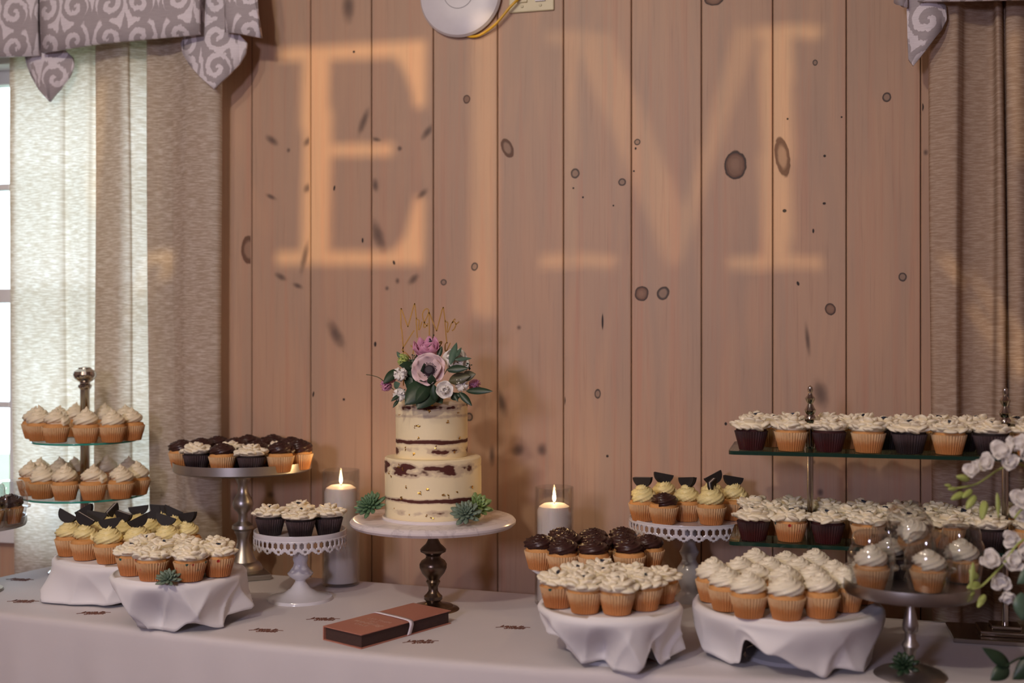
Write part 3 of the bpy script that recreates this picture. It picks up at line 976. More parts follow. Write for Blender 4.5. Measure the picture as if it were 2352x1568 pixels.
DESC = {
 ('swirl', 'vanilla'): 'golden cupcake with tall cream swirl', ('rose', 'vanilla'): 'golden cupcake with cream rosette',
 ('yellow', 'vanilla'): 'cupcake with yellow swirl and cookie', ('choc', 'vanilla'): 'golden cupcake with chocolate swirl',
 ('petal', 'choc'): 'dark cupcake with white petal frosting', ('petal', 'red'): 'dark red cupcake with white petal frosting',
 ('petal', 'vanilla'): 'golden cupcake with white petal frosting', ('petal', 'confetti'): 'confetti cupcake with white petal frosting',
}
CR = random.Random(77)
def cupcake(loc, frost, liner, label, group, garnish=True, cookie_dir=None, tilt=None):
    root = thing('cupcake', loc, label, 'cupcake', group, CR.random() * 6.28)
    if tilt: root.rotation_euler = tilt
    place('paper_liner', LIN[liner], root)
    place('cake', CRUMB[liner], root)
    fr = place('frosting', CR.choice(FROST[frost]), root, rot=(0, 0, CR.random() * 6.28))
    fr.scale = (CR.uniform(.97, 1.05),) * 2 + (CR.uniform(.92, 1.1),)
    fr.location.z = (1 - fr.scale[2]) * (H_CUP + .006)
    if frost == 'petal' and garnish and CR.random() < .85:
        place('garnish', CR.choice(FLAKES), root, rot=(0, 0, CR.random() * 6.28))
    if frost == 'yellow' and cookie_dir is not False:
        rz = (CR.uniform(-.7, .7) if cookie_dir is None else cookie_dir) - root.rotation_euler.z
        lean = CR.uniform(-.55, .55)
        ck = place('cookie_half', COOKIE, root, (CR.uniform(-.002, .002), CR.uniform(-.002, .002), H_CUP + .058), (CR.uniform(-.35, .1), lean, rz))
        place('cookie_filling', COOKIE_CREAM, ck)
    return root

def tray(items, Yc, z, where, group, rows=('front', 'middle', 'back')):
    """items: (px, dy, frosting, liner). The label counts along each row."""
    its = [dict(px=a[0], dy=a[1], fr=a[2], li=a[3], ex=a[4] if len(a) > 4 else None, row=None) for a in items]
    nr = len(rows)
    lo, hi = min(i['dy'] for i in its), max(i['dy'] for i in its)
    for i in its:
        i['row'] = min(nr - 1, int((i['dy'] - lo) / max(1e-6, hi - lo) * nr * .999))
    for r in range(nr):
        q = sorted([i for i in its if i['row'] == r], key=lambda i: i['px'])
        for k, i in enumerate(q):
            pos = 'only one' if len(q) == 1 else ('leftmost' if k == 0 else ('rightmost' if k == len(q) - 1 else ORD[k] + ' from left'))
            Y = Yc + i['dy']
            cupcake((xat(i['px'], Y), Y, z), i['fr'], i['li'], '%s %s, %s row, %s' % (DESC[(i['fr'], i['li'])], where, rows[r], pos), group, cookie_dir=i['ex'])

def pxprof(pts, Yc, zb):
    """lathe profile from (half width px, py) seen at depth Yc, relative to zb"""
    return [(max(0.0, hw) / F * Yc, zat(py, Yc) - zb) for hw, py in pts]

# ------------------------------------------------------------------ tiered glass stand on the left
Yc = 2.88; X = xat(195, Yc)
st = thing('tiered_stand', (X, Yc, TZ), 'two tier round glass stand with chrome pole before the bright curtain', 'tiered stand')
zu, zl = zat(1009, Yc) - TZ, zat(1133, Yc) - TZ
MB().lathe([(0, 0), (.085, 0), (.088, .004), (.082, .010), (.03, .014), (.014, .022), (0, .022)], 48).obj('base', M['chrome'], st)
MB().lathe(pxprof([(10.5, 1320), (10.5, 895), (11.5, 893), (15, 888), (15, 884), (11, 881), (11, 878), (17, 874), (24, 868), (26.5, 860), (24, 853), (15, 847), (14, 844), (8, 842), (0, 841)], Yc, TZ), 32).obj('pole', M['chrome'], st)
for zp, r in ((zu, .1257), (zl, .149)):
    pl = MB().lathe([(.013, -.005), (r - .0006, -.005), (r - .0006, 0), (.013, 0)], 96).obj('glass_plate', M['glass'], st, (0, 0, zp))
    MB().lathe([(r, -.0048), (r + .0006, -.0025), (r, -.0002), (r - .0004, -.0002), (r - .0004, -.0048), (r, -.0048)], 96).obj('plate_edge', M['glass_edge'], pl)
W = ('swirl', 'vanilla')
tray([(129, -.085) + W, (198, -.095) + W, (258, -.075) + W, (302, -.02) + W, (91, -.035) + W, (80, .03) + W, (136, .07) + W, (174, .09) + W, (240, .085) + W, (288, .05) + W],
     Yc, TZ + zu, 'on upper tier plate', 'cupcakes on the upper tier', ('front', 'back'))
tray([(98, -.09) + W, (150, -.115) + W, (214, -.115) + W, (277, -.09) + W, (315, -.02) + W, (70, -.03) + W, (92, .05) + W, (138, .05) + W, (172, .10) + W, (245, .09) + W, (296, .06) + W],
     Yc, TZ + zl, 'on lower tier plate', 'cupcakes on the lower tier', ('front', 'back'))

# ------------------------------------------------------------------ pewter pedestal tray
Yc = 2.80; X = xat(558, Yc)
ps = thing('cake_stand', (X, Yc, TZ), 'tall pewter cake stand with square foot and rimmed tray', 'cake stand', 'pedestal cake stands')
zt = zat(1069, Yc) - TZ
r = 154.5 / F * Yc
MB().lathe([(0, -.004), (r - .006, -.004), (r - .002, .012), (r + .001, .0125), (r + .001, -.008), (r - .006, -.012), (0, -.012)], 96).obj('tray', M['silver'], ps, (0, 0, zt))
MB().lathe(pxprof([(0, 1086), (16, 1086), (17, 1098), (15, 1104), (11, 1112), (12, 1128), (15, 1136), (22, 1148), (24, 1158), (21, 1167), (12, 1176), (10, 1182), (11, 1196), (15, 1199), (24, 1205), (25, 1212), (19, 1218),
                   (19, 1222), (15, 1228), (13, 1238), (15, 1252), (21, 1268), (27, 1282), (30, 1288), (38, 1292), (43, 1299), (46, 1306), (44, 1312), (0, 1312)], Yc, TZ), 48).obj('stem', M['silver'], ps)
zf = zat(1312, Yc) - TZ
bevel(MB().box((0, 0, zf / 2), (.118, .118, zf), Matrix.Rotation(math.radians(24), 3, 'Z')).obj('square_foot', M['silver'], ps, smooth=False), .004)
A, B = ('choc', 'vanilla'), ('petal', 'choc')
tray([(511, -.108) + A, (577, -.125) + B, (644, -.102) + A, (688, -.045) + A, (452, -.072) + B, (418, -.015) + A, (527, -.042) + B, (587, -.055) + A, (640, -.03) + B,
      (462, .045) + A, (540, .04) + A, (606, .03) + A, (668, .03) + A, (500, .10) + A, (570, .11) + A, (626, .10) + A], Yc, TZ + zt - .004, 'on pewter tray', 'cupcakes on the pewter tray')

# ------------------------------------------------------------------ white lace-edged stands
def lace_band(r, h, units, name, mat, parent, z):
    mb = MB(); per = 10; rows = 12
    nt = units * per
    vs = []; fs = []
    for j in range(rows + 1):
        for i in range(nt):
            a = 2 * math.pi * i / nt
            vs.append((r * math.cos(a), r * math.sin(a), -h * j / rows))
    for j in range(rows):
        for i in range(nt):
            u = ((i + .5) % per) / per
            v = (j + .5) / rows
            uu = abs(u - .5)
            if v > .70 + .30 * (1 - (2 * uu)) ** .7: continue           # scalloped hem
            w = (u * 2) % 1.0
            if ((w - .5) * 1.0) ** 2 + ((v - .36) * 1.25) ** 2 < .09: continue   # round eyelets
            if uu < .11 and abs(v - .76) < .09: continue                     # little drop under each scallop
            k = (i + 1) % nt
            fs.append((j * nt + i, j * nt + k, (j + 1) * nt + k, (j + 1) * nt + i))
    mb.add(vs, fs)
    o = mb.obj(name, mat, parent, (0, 0, z), sharp=None, fix=False)
    so = o.modifiers.new('sheet', 'SOLIDIFY'); so.thickness = .0014
    return o

def lace_stand(px, Yc, py_top, r, h_lace, units, prof, label, lip):
    X = xat(px, Yc)
    t = thing('lace_cake_stand', (X, Yc, TZ), label, 'cake stand', 'lace edged cake stands')
    zt = zat(py_top, Yc) - TZ
    MB().lathe([(0, -.002), (r - .004, -.002), (r - .0025, lip), (r + .0005, lip), (r + .0012, lip - .004), (r + .0004, -.006), (r - .003, -.008), (0, -.008)], 96).obj('plate', M['enamel'], t, (0, 0, zt))
    lace_band(r + .0002, h_lace, units, 'lace_rim', M['enamel'], t, zt - .004)
    MB().lathe(pxprof(prof, Yc, TZ), 48).obj('stem', M['enamel_grey'] if px > 1000 else M['enamel'], t)
    return zt

zt = lace_stand(690, 2.563, 1222, .1025, .030, 22,
    [(0, 1236), (14, 1240), (13, 1258), (16, 1272), (17.5, 1283), (15, 1292), (17, 1300), (24, 1309), (29.5, 1315), (28, 1319), (20, 1326), (12, 1331), (12, 1335), (15, 1339), (22, 1349), (38, 1360), (60, 1366), (72, 1369), (75, 1374), (75, 1377), (72, 1380), (0, 1380)],
    'small white lace edged cake stand beside the tall candle', .007)
B = ('petal', 'choc')
tray([(621, -.022) + B, (690, -.058) + B, (754, -.018) + B, (686, .032) + B], 2.563, TZ + zt - .002, 'on small lace stand', 'cupcakes on the small lace stand', ('front', 'middle', 'back'))
zt = lace_stand(1583, 2.57, 1187, .134, .030, 26,
    [(0, 1204), (19, 1206), (18, 1226), (15, 1238), (15, 1250), (19, 1260), (23, 1266), (21, 1272), (18, 1277), (16, 1284), (19, 1291), (27, 1302), (30, 1316), (27, 1332), (22, 1343), (19, 1352), (20, 1357), (28, 1366), (40, 1374), (55, 1378), (58, 1382), (58, 1389), (0, 1389)],
    'tall pale lace edged cake stand near the glass shelves', .001)
C, D = ('choc', 'vanilla'), ('yellow', 'vanilla')
tray([(1524, -.085) + C, (1634, -.088) + D + (1.15,), (1578, -.04) + D + (-.85,), (1477, -.035) + D + (-.6,), (1526, .035) + D + (.1,), (1686, -.025) + D + (.15,), (1636, .02) + D + (.4,)],
     2.57, TZ + zt - .002, 'on tall lace stand', 'cupcakes on the tall lace stand', ('front', 'back'))

# ------------------------------------------------------------------ marble stand with the wedding cake
Yc = 2.467; X = xat(995, Yc)
cs = thing('cake_stand', (X, Yc, TZ), 'round marble topped cake stand with turned bronze stem under the wedding cake', 'cake stand', 'pedestal cake stands')
zt = zat(1187, Yc) - TZ
r = 190 / F * Yc
MB().lathe([(0, 0), (r - .010, 0), (r - .004, -.002), (r, -.007), (r, -.011), (r - .006, -.017), (0, -.019)], 96).obj('marble_top', M['marble'], cs, (0, 0, zt))
MB().lathe(pxprof([(0, 1204), (10, 1205), (9.5, 1226), (12, 1238), (17, 1248), (26, 1256), (30, 1261), (29, 1266), (20, 1271), (16, 1276), (18, 1281), (27, 1287), (31.5, 1295), (31, 1303), (26, 1315), (18, 1324), (14, 1330), (16.5, 1335), (14, 1340),
                   (11, 1347), (11, 1356), (15, 1362), (21, 1368), (21, 1375), (16, 1380), (20, 1384), (34, 1388), (46, 1390), (48, 1393), (58, 1396), (60, 1398), (0, 1398)], Yc, TZ), 56).obj('stem', M['bronze'], cs)
ztop = TZ + zt
CK = thing('wedding_cake', (X, Yc, ztop), 'two tier semi naked wedding cake with gold flecks on the marble stand', 'cake')
MB().lathe([(0, 0), (.110, 0), (.1105, .003), (.108, .0055), (0, .0055)], 72).obj('cake_board', M['board'], CK)
z1 = zat(1047, Yc) - ztop
r1, r2 = 110 / F * Yc, 82 / F * Yc
h1 = z1 - .0055
h2 = zat(918, Yc) - ztop - z1
def tier(name, r, h, z, mat, seed, top_in=1.0, x=0.0):
    rg = random.Random(seed)
    ph = [rg.random() * 6.28 for _ in range(4)]
    def rf(a, zz): return 1 + .006 * math.sin(2 * a + ph[0]) + .003 * math.sin(5 * a + ph[1] + zz * 40) - .02 * (zz / h) * (1 - top_in)
    pr = [(0, 0), (r * .985, 0), (r, .003)] + [(r, .003 + (h - .008) * k / 14) for k in range(1, 15)] + [(r * .995, h - .002), (r * .975, h), (r * .6, h + .001), (0, h)]
    return MB().lathe(pr, 96, rfun=rf).obj(name, mat, CK, (x, 0, z))
lo_t = tier('lower_tier', r1, h1, .0055, M['tier_low'], 1)
up_t = tier('upper_tier', r2, h2, z1, M['tier_up'], 2, 1.6, xat(991.5, Yc) - X)
fg = random.Random(9)
def flakes(parent, r, h, spots):
    for (px, py) in spots:
        xx = xat(px, Yc) - (X + parent.location.x)
        zz = zat(py, Yc) - ztop - parent.location.z
        if abs(xx) > r * .97: continue
        yy = -math.sqrt(max(0, r * r - xx * xx)) - .0012
        mb = MB()
        for q in range(fg.choice((2, 3, 4))):
            a = fg.random() * 6.28; l = fg.uniform(.0014, .0036)
            m = Matrix.Translation((fg.uniform(-.003, .003), 0, fg.uniform(-.003, .003))) @ Matrix.Rotation(a, 4, 'Y')
            mb.add([m @ Vector(p) for p in ((-l, 0, -l * .3), (l * .2, -.0012, -l * .5), (l, 0, l * .2), (0, -.0009, l * .5), (0, .0012, 0))], [(0, 1, 3), (1, 2, 3), (0, 4, 1), (1, 4, 2), (2, 4, 3), (3, 4, 0)])
        mb.obj('gold_flake', M['gold_leaf'], parent, (xx, yy, zz), (0, 0, math.atan2(yy, xx) + math.pi / 2), smooth=False)
flakes(lo_t, r1, h1, [(905, 1085), (923, 1060), (935, 1066), (914, 1158), (947, 1164), (987, 1166), (1000, 1170), (973, 1117), (990, 1108), (1025, 1123), (1038, 1126), (1055, 1115), (1086, 1110), (940, 1105), (930, 1132), (886, 1110), (900, 1078)])
flakes(up_t, r2, h2, [(923, 950), (1033, 962), (961, 974), (969, 972), (1008, 1019), (935, 1024), (957, 1033), (1047, 1031), (992, 938), (997, 925), (968, 1000), (1058, 1000), (1055, 945)])

# ------------------------------------------------------------------ candles in tall glass cylinders
def candle(px, Yc, py_top, py_wax, r, label):
    X = xat(px, Yc)
    g = thing('glass_cylinder', (X, Yc, TZ), 'tall clear glass cylinder vase around the %s' % label, 'vase', 'candle glasses')
    h = zat(py_top, Yc) - TZ
    MB().lathe([(0, .0005), (r - .002, .0005), (r, .003), (r, h - .001), (r - .0012, h), (r - .0026, h - .001), (r - .0026, .009), (r - .006, .007), (0, .007)], 64).obj('glass_wall', M['glass'], g)
    c = thing('pillar_candle', (X, Yc, TZ + .0072), 'lit white pillar %s' % label, 'candle', 'pillar candles')
    hw = zat(py_wax, Yc) - TZ - .0072
    rc = r - .0055
    MB().lathe([(0, 0), (rc, 0), (rc, hw - .012), (rc - .004, hw - .003), (rc - .014, hw + .003), (.010, hw + .004), (.005, hw + .001), (0, hw + .0005)], 48).obj('wax', M['wax'], c)
    MB().tube([(0, 0, hw), (.0004, 0, hw + .006), (.0012, 0, hw + .010)], .0009, 6).obj('wick', M['wick'], c)
    MB().lathe([(0, .003), (.0030, .007), (.0043, .012), (.0038, .019), (.0022, .027), (.0009, .034), (0, .038)], 16, (0, 0, hw + .002)).obj('flame', M['flame'], c)
    d = bpy.data.lights.new('flame_light', 'POINT'); d.energy = 0.22; d.color = (1.0, .62, .28); d.shadow_soft_size = .006
    lo = bpy.data.objects.new('flame_light', d); lo.location = (0, 0, hw + .052); COL.objects.link(lo); lo.parent = c
candle(783, 2.72, 1078, 1117, .0448, 'candle between the small lace stand and the cake')
candle(1273, 2.52, 1117, 1159, .0430, 'candle behind the chocolate cupcakes')

# ------------------------------------------------------------------ white plate on a low stand with chocolate cupcakes
Yc = 2.35; X = xat(1362, Yc)
wp = thing('cake_stand', (X, Yc, TZ), 'low white round stand holding the chocolate frosted cupcakes', 'cake stand', 'pedestal cake stands')
zt = zat(1301, Yc) - TZ
r = 145 / F * Yc
MB().lathe([(0, 0), (r - .012, 0), (r - .004, .002), (r, .0015), (r + .0005, -.002), (r - .004, -.006), (r - .03, -.009), (0, -.010)], 80).obj('plate', M['enamel'], wp, (0, 0, zt))
MB().lathe([(0, zt - .009), (.03, zt - .009), (.02, zt - .03), (.018, .04), (.03, .018), (.055, .008), (.06, 0), (0, 0)], 40).obj('stem', M['enamel'], wp)
A = ('choc', 'vanilla')
tray([(1292, -.07) + A, (1364, -.085) + A, (1446, -.078) + A, (1241, -.022) + A, (1490, -.015) + A, (1305, .0) + A, (1370, -.012) + A, (1432, .0) + A, (1290, .062) + A, (1362, .065) + A, (1428, .072) + A],
     Yc, TZ + zt, 'on low white stand', 'chocolate frosted cupcakes')

# ------------------------------------------------------------------ napkin-covered stands
def cyc(pts, a):
    """smooth periodic interpolation of (degrees, values...)"""
    a = a % 360
    n = len(pts)
    for i in range(n):
        p, q = pts[i], pts[(i + 1) % n]
        a0, a1 = p[0], q[0] + (360 if i == n - 1 else 0)
        aa = a if a >= a0 else a + 360
        if a0 <= aa <= a1:
            t = (aa - a0) / (a1 - a0); t = t * t * (3 - 2 * t)
            return [u + (v - u) * t for u, v in zip(p[1:], q[1:])]
    return list(pts[0][1:])

def napkin_stand(px, Yc, py_rim, r, hem, label, seed, folds=.007, group='napkin covered stands', inner=True):
    """hem: (angle in degrees with -90/270 towards the camera, hem height, hem radius factor)"""
    X = xat(px, Yc)
    zr = zat(py_rim, Yc) - TZ
    t = thing('napkin', (X, Yc, TZ), label, 'napkin', group)
    rg = random.Random(seed)
    ph = [rg.random() * 6.28 for _ in range(5)]
    n = 240
    vs = [(0, 0, zr)]; rows = []
    for rr in (.3, .6, .85, .95):
        ring = []
        for i in range(n):
            a = 2 * math.pi * i / n
            ring.append(len(vs)); vs.append((r * rr * math.cos(a), r * rr * math.sin(a), zr - .0003 + (.0015 * math.sin(3 * a + ph[0]) if rr > .9 else 0)))
        rows.append(ring)
    L = 16
    for j in range(L + 1):
        u = j / L
        ring = []
        for i in range(n):
            a = 2 * math.pi * i / n
            hz, hf = cyc(hem, math.degrees(a))
            lip = .010
            if u < .15:
                q = u / .15 * math.pi / 2
                R = r * .95 + (r * .05 + .003) * math.sin(q); z = zr - lip * (1 - math.cos(q))
            else:
                w = (u - .15) / .85
                wz = zr - lip
                z = wz + (hz - wz) * w
                e = w * w * (3 - 2 * w) if hf < 1 else w ** 1.4
                R = r + .003 + (r * hf - r) * e
                k = math.sin(math.pi * min(1, w * .8)) + .5 * w
                R += folds * k * (math.sin(5 * a + ph[1] + 1.2 * w) + .9 * (1 - 2 * abs(math.sin(3.0 * a + ph[2] - 1.1 * w)) ** .7) + .5 * (1 - 2 * abs(math.sin(5.5 * a + ph[3] + 1.6 * w)) ** .6))
            ring.append(len(vs)); vs.append((R * math.cos(a), R * math.sin(a), max(z, .0012)))
        rows.append(ring)
    fs = [(0, rows[0][i], rows[0][(i + 1) % n]) for i in range(n)]
    for p, q in zip(rows[:-1], rows[1:]):
        for i in range(n):
            k = (i + 1) % n
            fs.append((p[i], q[i], q[k], p[k]))
    mb = MB().add(vs, fs)
    o = mb.obj('draped_cloth', M['napkin'], t, sharp=None, fix=False)
    so = o.modifiers.new('cloth', 'SOLIDIFY'); so.thickness = .0012; so.offset = -1
    if inner:
        s = thing('low_stand', (X, Yc, TZ), 'plain low stand hidden beneath the ' + inner, 'stand', 'stands under napkins')
        MB().lathe([(0, zr - .004), (r * .93, zr - .004), (r * .95, zr - .008), (r * .9, zr - .014), (r * .3, zr - .018), (r * .22, zr - .03), (r * .25, .02), (r * .45, .006), (r * .47, 0), (0, 0)], 48).obj('pedestal', M['enamel_grey'], s)
    return TZ + zr + .0008

# far left, with cookie-topped cupcakes
z = napkin_stand(300, 2.62, 1268, .166, [(0, .012, .95), (60, .01, .9), (120, .01, .9), (170, .02, 1.0), (205, .004, 1.12), (235, .004, .96), (262, .006, .88), (290, .012, .8), (325, .012, .85)],
                 'white napkin draped under the cookie topped cupcakes', 4, .005, inner=None)
D = ('yellow', 'vanilla')
tray([(196, -.088) + D + (-.1,), (250, -.127) + D + (.45,), (316, -.108) + D + (.75,), (384, -.082) + D + (.05,), (430, -.04) + D + (-.35,), (160, -.04) + D + (-.15,), (222, -.028) + D + (.2,), (287, -.035) + D + (-.5,), (345, -.012) + D + (.3,),
      (400, .028) + D + (.1,), (190, .035) + D + (-.1,), (255, .04) + D + (1.4,), (318, .065) + D + (.1,), (368, .085) + D + (.15,)], 2.62, z, 'on far napkin stand', 'cookie topped cupcakes')
# front left, with confetti cupcakes
z = napkin_stand(411, 2.36, 1309, .1345, [(0, .024, .96), (60, .012, .9), (120, .012, .85), (180, .03, .82), (212, .018, .68), (240, .005, .66), (262, .003, .70), (280, .003, .80), (297, .022, .78), (328, .004, 1.02), (343, .022, .98)],
                 'white napkin with crossed corners under the confetti cupcakes', 8, .009, inner=None)
E = ('petal', 'confetti')
tray([(350, -.098) + E, (437, -.102) + E, (304, -.048) + E, (502, -.058) + E, (375, -.022) + E, (446, -.03) + E, (495, .015) + E, (336, .03) + E, (420, .045) + E], 2.36, z, 'on front napkin stand', 'confetti cupcakes')
# front centre
z = napkin_stand(1401, 2.09, 1383, .1305, [(0, .022, .98), (60, .012, .9), (120, .012, .85), (180, .04, .82), (210, .022, .66), (234, .010, .62), (256, .014, .66), (271, .003, .80), (286, .003, .88), (303, .044, .84), (322, .006, .96), (338, .014, .94)],
                 'white napkin with an arched hem under the pale petal cupcakes', 15, .008, inner='pale petal cupcakes')
E, G = ('petal', 'vanilla'), ('petal', 'confetti')
tray([(1343, -.078) + E, (1417, -.088) + E, (1281, -.035) + G, (1480, -.055) + E, (1517, .0) + E, (1325, .012) + E, (1388, -.01) + E, (1448, .018) + E, (1385, .068) + E], 2.09, z, 'on center napkin stand', 'pale petal cupcakes')
# front right
z = napkin_stand(1808, 2.10, 1380, .170, [(0, .010, .93), (60, .01, .85), (120, .01, .85), (180, .012, .86), (208, .004, .84), (218, .010, .84), (232, .064, .97), (248, .046, .98), (268, .018, .95), (281, .003, .92), (293, .014, .84), (315, .004, .86), (340, .004, .90)],
                 'white napkin with a raised hem under the tall cream rosette cupcakes', 21, .005, inner='tall cream rosette cupcakes')
E = ('rose', 'vanilla')
tray([(1720, -.122) + E, (1806, -.137) + E, (1886, -.122) + E, (1668, -.07) + E, (1638, .0) + E, (1942, -.075) + E, (1977, -.012) + E, (1738, -.042) + E, (1803, -.058) + E, (1868, -.045) + E,
      (1700, .028) + E, (1768, .022) + E, (1836, .022) + E, (1915, .0) + E, (1735, .088) + E, (1806, .088) + E, (1872, .085) + E], 2.10, z, 'on nearest napkin stand', 'cream rosette cupcakes')

# ------------------------------------------------------------------ two-shelf glass stand on the right
SX, SY = .428, 2.25
sh = thing('glass_shelf_stand', (SX, SY, TZ), 'two shelf glass cupcake stand with chrome poles and finials', 'shelf stand', rz=-TH)
LEN, DEP = .74, .228
ZU, ZL = zat(1035, SY) - TZ, zat(1243, SY) - TZ
for zz in (ZU, ZL):
    rr = .014
    ol = []
    for (cx, cy, a0) in ((LEN - rr, DEP - rr, 0), (rr, DEP - rr, 90), (rr, rr, 180), (LEN - rr, rr, 270)):
        for k in range(7):
            a = math.radians(a0 + 15 * k); ol.append((cx + rr * math.cos(a), cy + rr * math.sin(a)))
    m = len(ol)
    s = MB().add([(x, y, 0) for x, y in ol] + [(x, y, -.0075) for x, y in ol], [tuple(range(m)), tuple(reversed(range(m, 2 * m)))]).obj('glass_shelf', M['shelf_glass'], sh, (0, 0, zz), smooth=False)
    ol2 = [(x + (-.0004 if x < LEN / 2 else .0004), y + (-.0004 if y < DEP / 2 else .0004)) for x, y in ol]
    MB().add([(x, y, 0) for x, y in ol2] + [(x, y, -.0075) for x, y in ol2], [(i, (i + 1) % m, (i + 1) % m + m, i + m) for i in range(m)]).obj('shelf_edge', M['shelf_edge'], s, sharp=None)
for t in (.157, .526):
    zt = zat(885, 2.30) - TZ
    zs = ZU
    MB().lathe([(0, 0.018), (.0062, .018), (.0062, ZU + .004)], 24, (t, .112, 0)).obj('pole', M['chrome'], sh)
    h = zt - ZU
    MB().lathe([(.0062, .0), (.0085, .002), (.0085, h * .40), (.0105, h * .42), (.0120, h * .46), (.0105, h * .50), (.0075, h * .53), (.0110, h * .57), (.0118, h * .60), (.0085, h * .64), (.0050, h * .70), (.0085, h * .75), (.0105, h * .79),
                (.0060, h * .83), (.0038, h * .87), (.0058, h * .92), (.0050, h * .97), (0, h)], 24, (t, .112, ZU)).obj('finial', M['chrome'], sh)
    ft = MB().box((t, .112, .005), (.205, .13, .010)).obj('foot', M['chrome'], sh, smooth=False); bevel(ft, .002)
    bevel(MB().box((t, .112, .015), (.10, .075, .010)).obj('foot_step', M['chrome'], ft, smooth=False), .002)
    bevel(MB().box((t, .112, .024), (.055, .045, .008)).obj('foot_step', M['chrome'], ft, smooth=False), .002)
def shelf_row(zz, name, cols):
    for ri, (dep, rn) in enumerate(((.034, 'front'), (.112, 'middle'), (.190, 'back'))):
        for c in range(8):
            t = .045 + .0737 * c + (.0368 if ri == 1 else 0)
            if min(abs(t - .157), abs(t - .526)) < .037 and ri == 1: continue      # the poles pass here
            li = cols[(c + ri) % len(cols)]
            p = Vector((SX, SY, 0)) + UX * (t + CR.uniform(-.003, .003)) - NX * (dep + CR.uniform(-.003, .003))
            n_ = c - (sum(1 for q in (1, 6) if q < c) if ri == 1 else 0)
            pos = 'leftmost' if c == 0 else ('rightmost' if c == 7 else ORD[n_] + ' from left')
            cupcake((p.x, p.y, TZ + zz), 'petal', li, '%s on %s glass shelf, %s row, %s' % (DESC[('petal', li)], name, rn, pos), 'cupcakes on the %s glass shelf' % name)
shelf_row(ZU, 'upper', ['red', 'vanilla', 'red', 'vanilla', 'choc', 'vanilla', 'choc', 'vanilla'])
shelf_row(ZL, 'lower', ['red', 'confetti', 'red', 'vanilla', 'choc', 'vanilla', 'choc', 'vanilla'])

# ------------------------------------------------------------------ clear plastic cupcake boxes on pewter stands
def dome_stand(px, Yc, py_top, r, prof, label):
    X = xat(px, Yc)
    t = thing('cake_stand', (X, Yc, TZ), label, 'cake stand', 'pedestal cake stands')
    zt = zat(py_top, Yc) - TZ
    MB().lathe([(0, -.006), (r - .006, -.006), (r - .003, .004), (r, .005), (r + .001, -.010), (r - .002, -.017), (r - .01, -.019), (0, -.019)], 80).obj('tray', M['silver'], t, (0, 0, zt))
    MB().lathe(prof if isinstance(prof[0][0], float) else pxprof(prof, Yc, TZ), 48).obj('stem', M['silver'], t)
    return TZ + zt - .006
DOME = MB().lathe([(0, 0), (.030, 0), (.0325, .004), (.0345, .020), (.0370, .036), (.0450, .038), (.0452, .042), (.0385, .044), (.0400, .052), (.0385, .066), (.0350, .074), (.0335, .076), (.0330, .088), (.0300, .097), (.026, .0995), (0, .100)], 40).mesh('container_shell', M['plastic'], sharp=25)
def boxed(px, Yc, z, label_where, liner='vanilla', frost='rose', tilt=None, dz=0.0):
    X = xat(px, Yc)
    b = thing('cupcake_container', (X, Yc, z + dz), 'clear plastic domed cupcake container ' + label_where, 'container', 'plastic cupcake containers')
    sh_ = place('container_shell', DOME, b)
    c = cupcake((X, Yc, z + dz + .0015), frost, liner, 'frosted cupcake inside the clear container ' + label_where, 'boxed cupcakes')
    c.scale = (.93, .93, .93)
    if tilt:
        b.rotation_euler = tilt
        c.rotation_euler = tilt
        c.location = Vector(b.location) + b.rotation_euler.to_matrix() @ Vector((0, 0, .0015))
z = dome_stand(2091, 1.98, 1338, .1125, [(0, 1362), (14, 1364), (13, 1373), (8, 1384), (8, 1392), (13, 1412), (18, 1434), (17, 1446), (12, 1452), (12, 1468), (19, 1478), (19.5, 1482), (15, 1490), (12, 1503), (14, 1516), (17, 1522), (44, 1531), (70, 1540), (80, 1547), (83, 1551), (83, 1555), (0, 1555)],
               'pewter cake stand with clear domed containers near the table corner')
boxed(2002, 1.955, z, 'furthest left on the nearest pewter tray')
boxed(2132, 1.935, z, 'at the front of the nearest pewter tray')
boxed(2208, 2.015, z, 'at the right of the nearest pewter tray', 'vanilla', 'rose')
boxed(2046, 2.045, z, 'at the back of the nearest pewter tray', 'choc', 'rose')
boxed(2112, 2.035, z, 'lying tilted above the others on the nearest pewter tray', 'vanilla', 'rose', (math.radians(8), math.radians(-20), 0), .040)
z = dome_stand(-58, 2.64, 1192, .1115, [(0.0, .155), (.02, .155), (.012, .13), (.018, .09), (.011, .06), (.016, .035), (.04, .015), (.06, .006), (.062, 0.0), (0.0, 0.0)],
               'pewter stand with a cookie cupcake container at the picture edge')
boxed(22, 2.61, z, 'showing dark cookie crumbs at the window edge', 'vanilla', 'choc')
boxed(-25, 2.555, z, 'half cut off at the window edge', 'vanilla', 'choc')

# ------------------------------------------------------------------ the book-shaped box
c = T(1015 - 145, 1460)
fl, ll, rt = T(830, 1491), T(711, 1477), T(1039, 1431)
dirL = (rt - fl).normalized()
BL, BW, BH = .252, .108, .0275
bk = thing('book_box', fl, 'narrow copper covered book with white ribbon in front of the cake stand', 'book', rz=math.atan2(dirL.y, dirL.x))
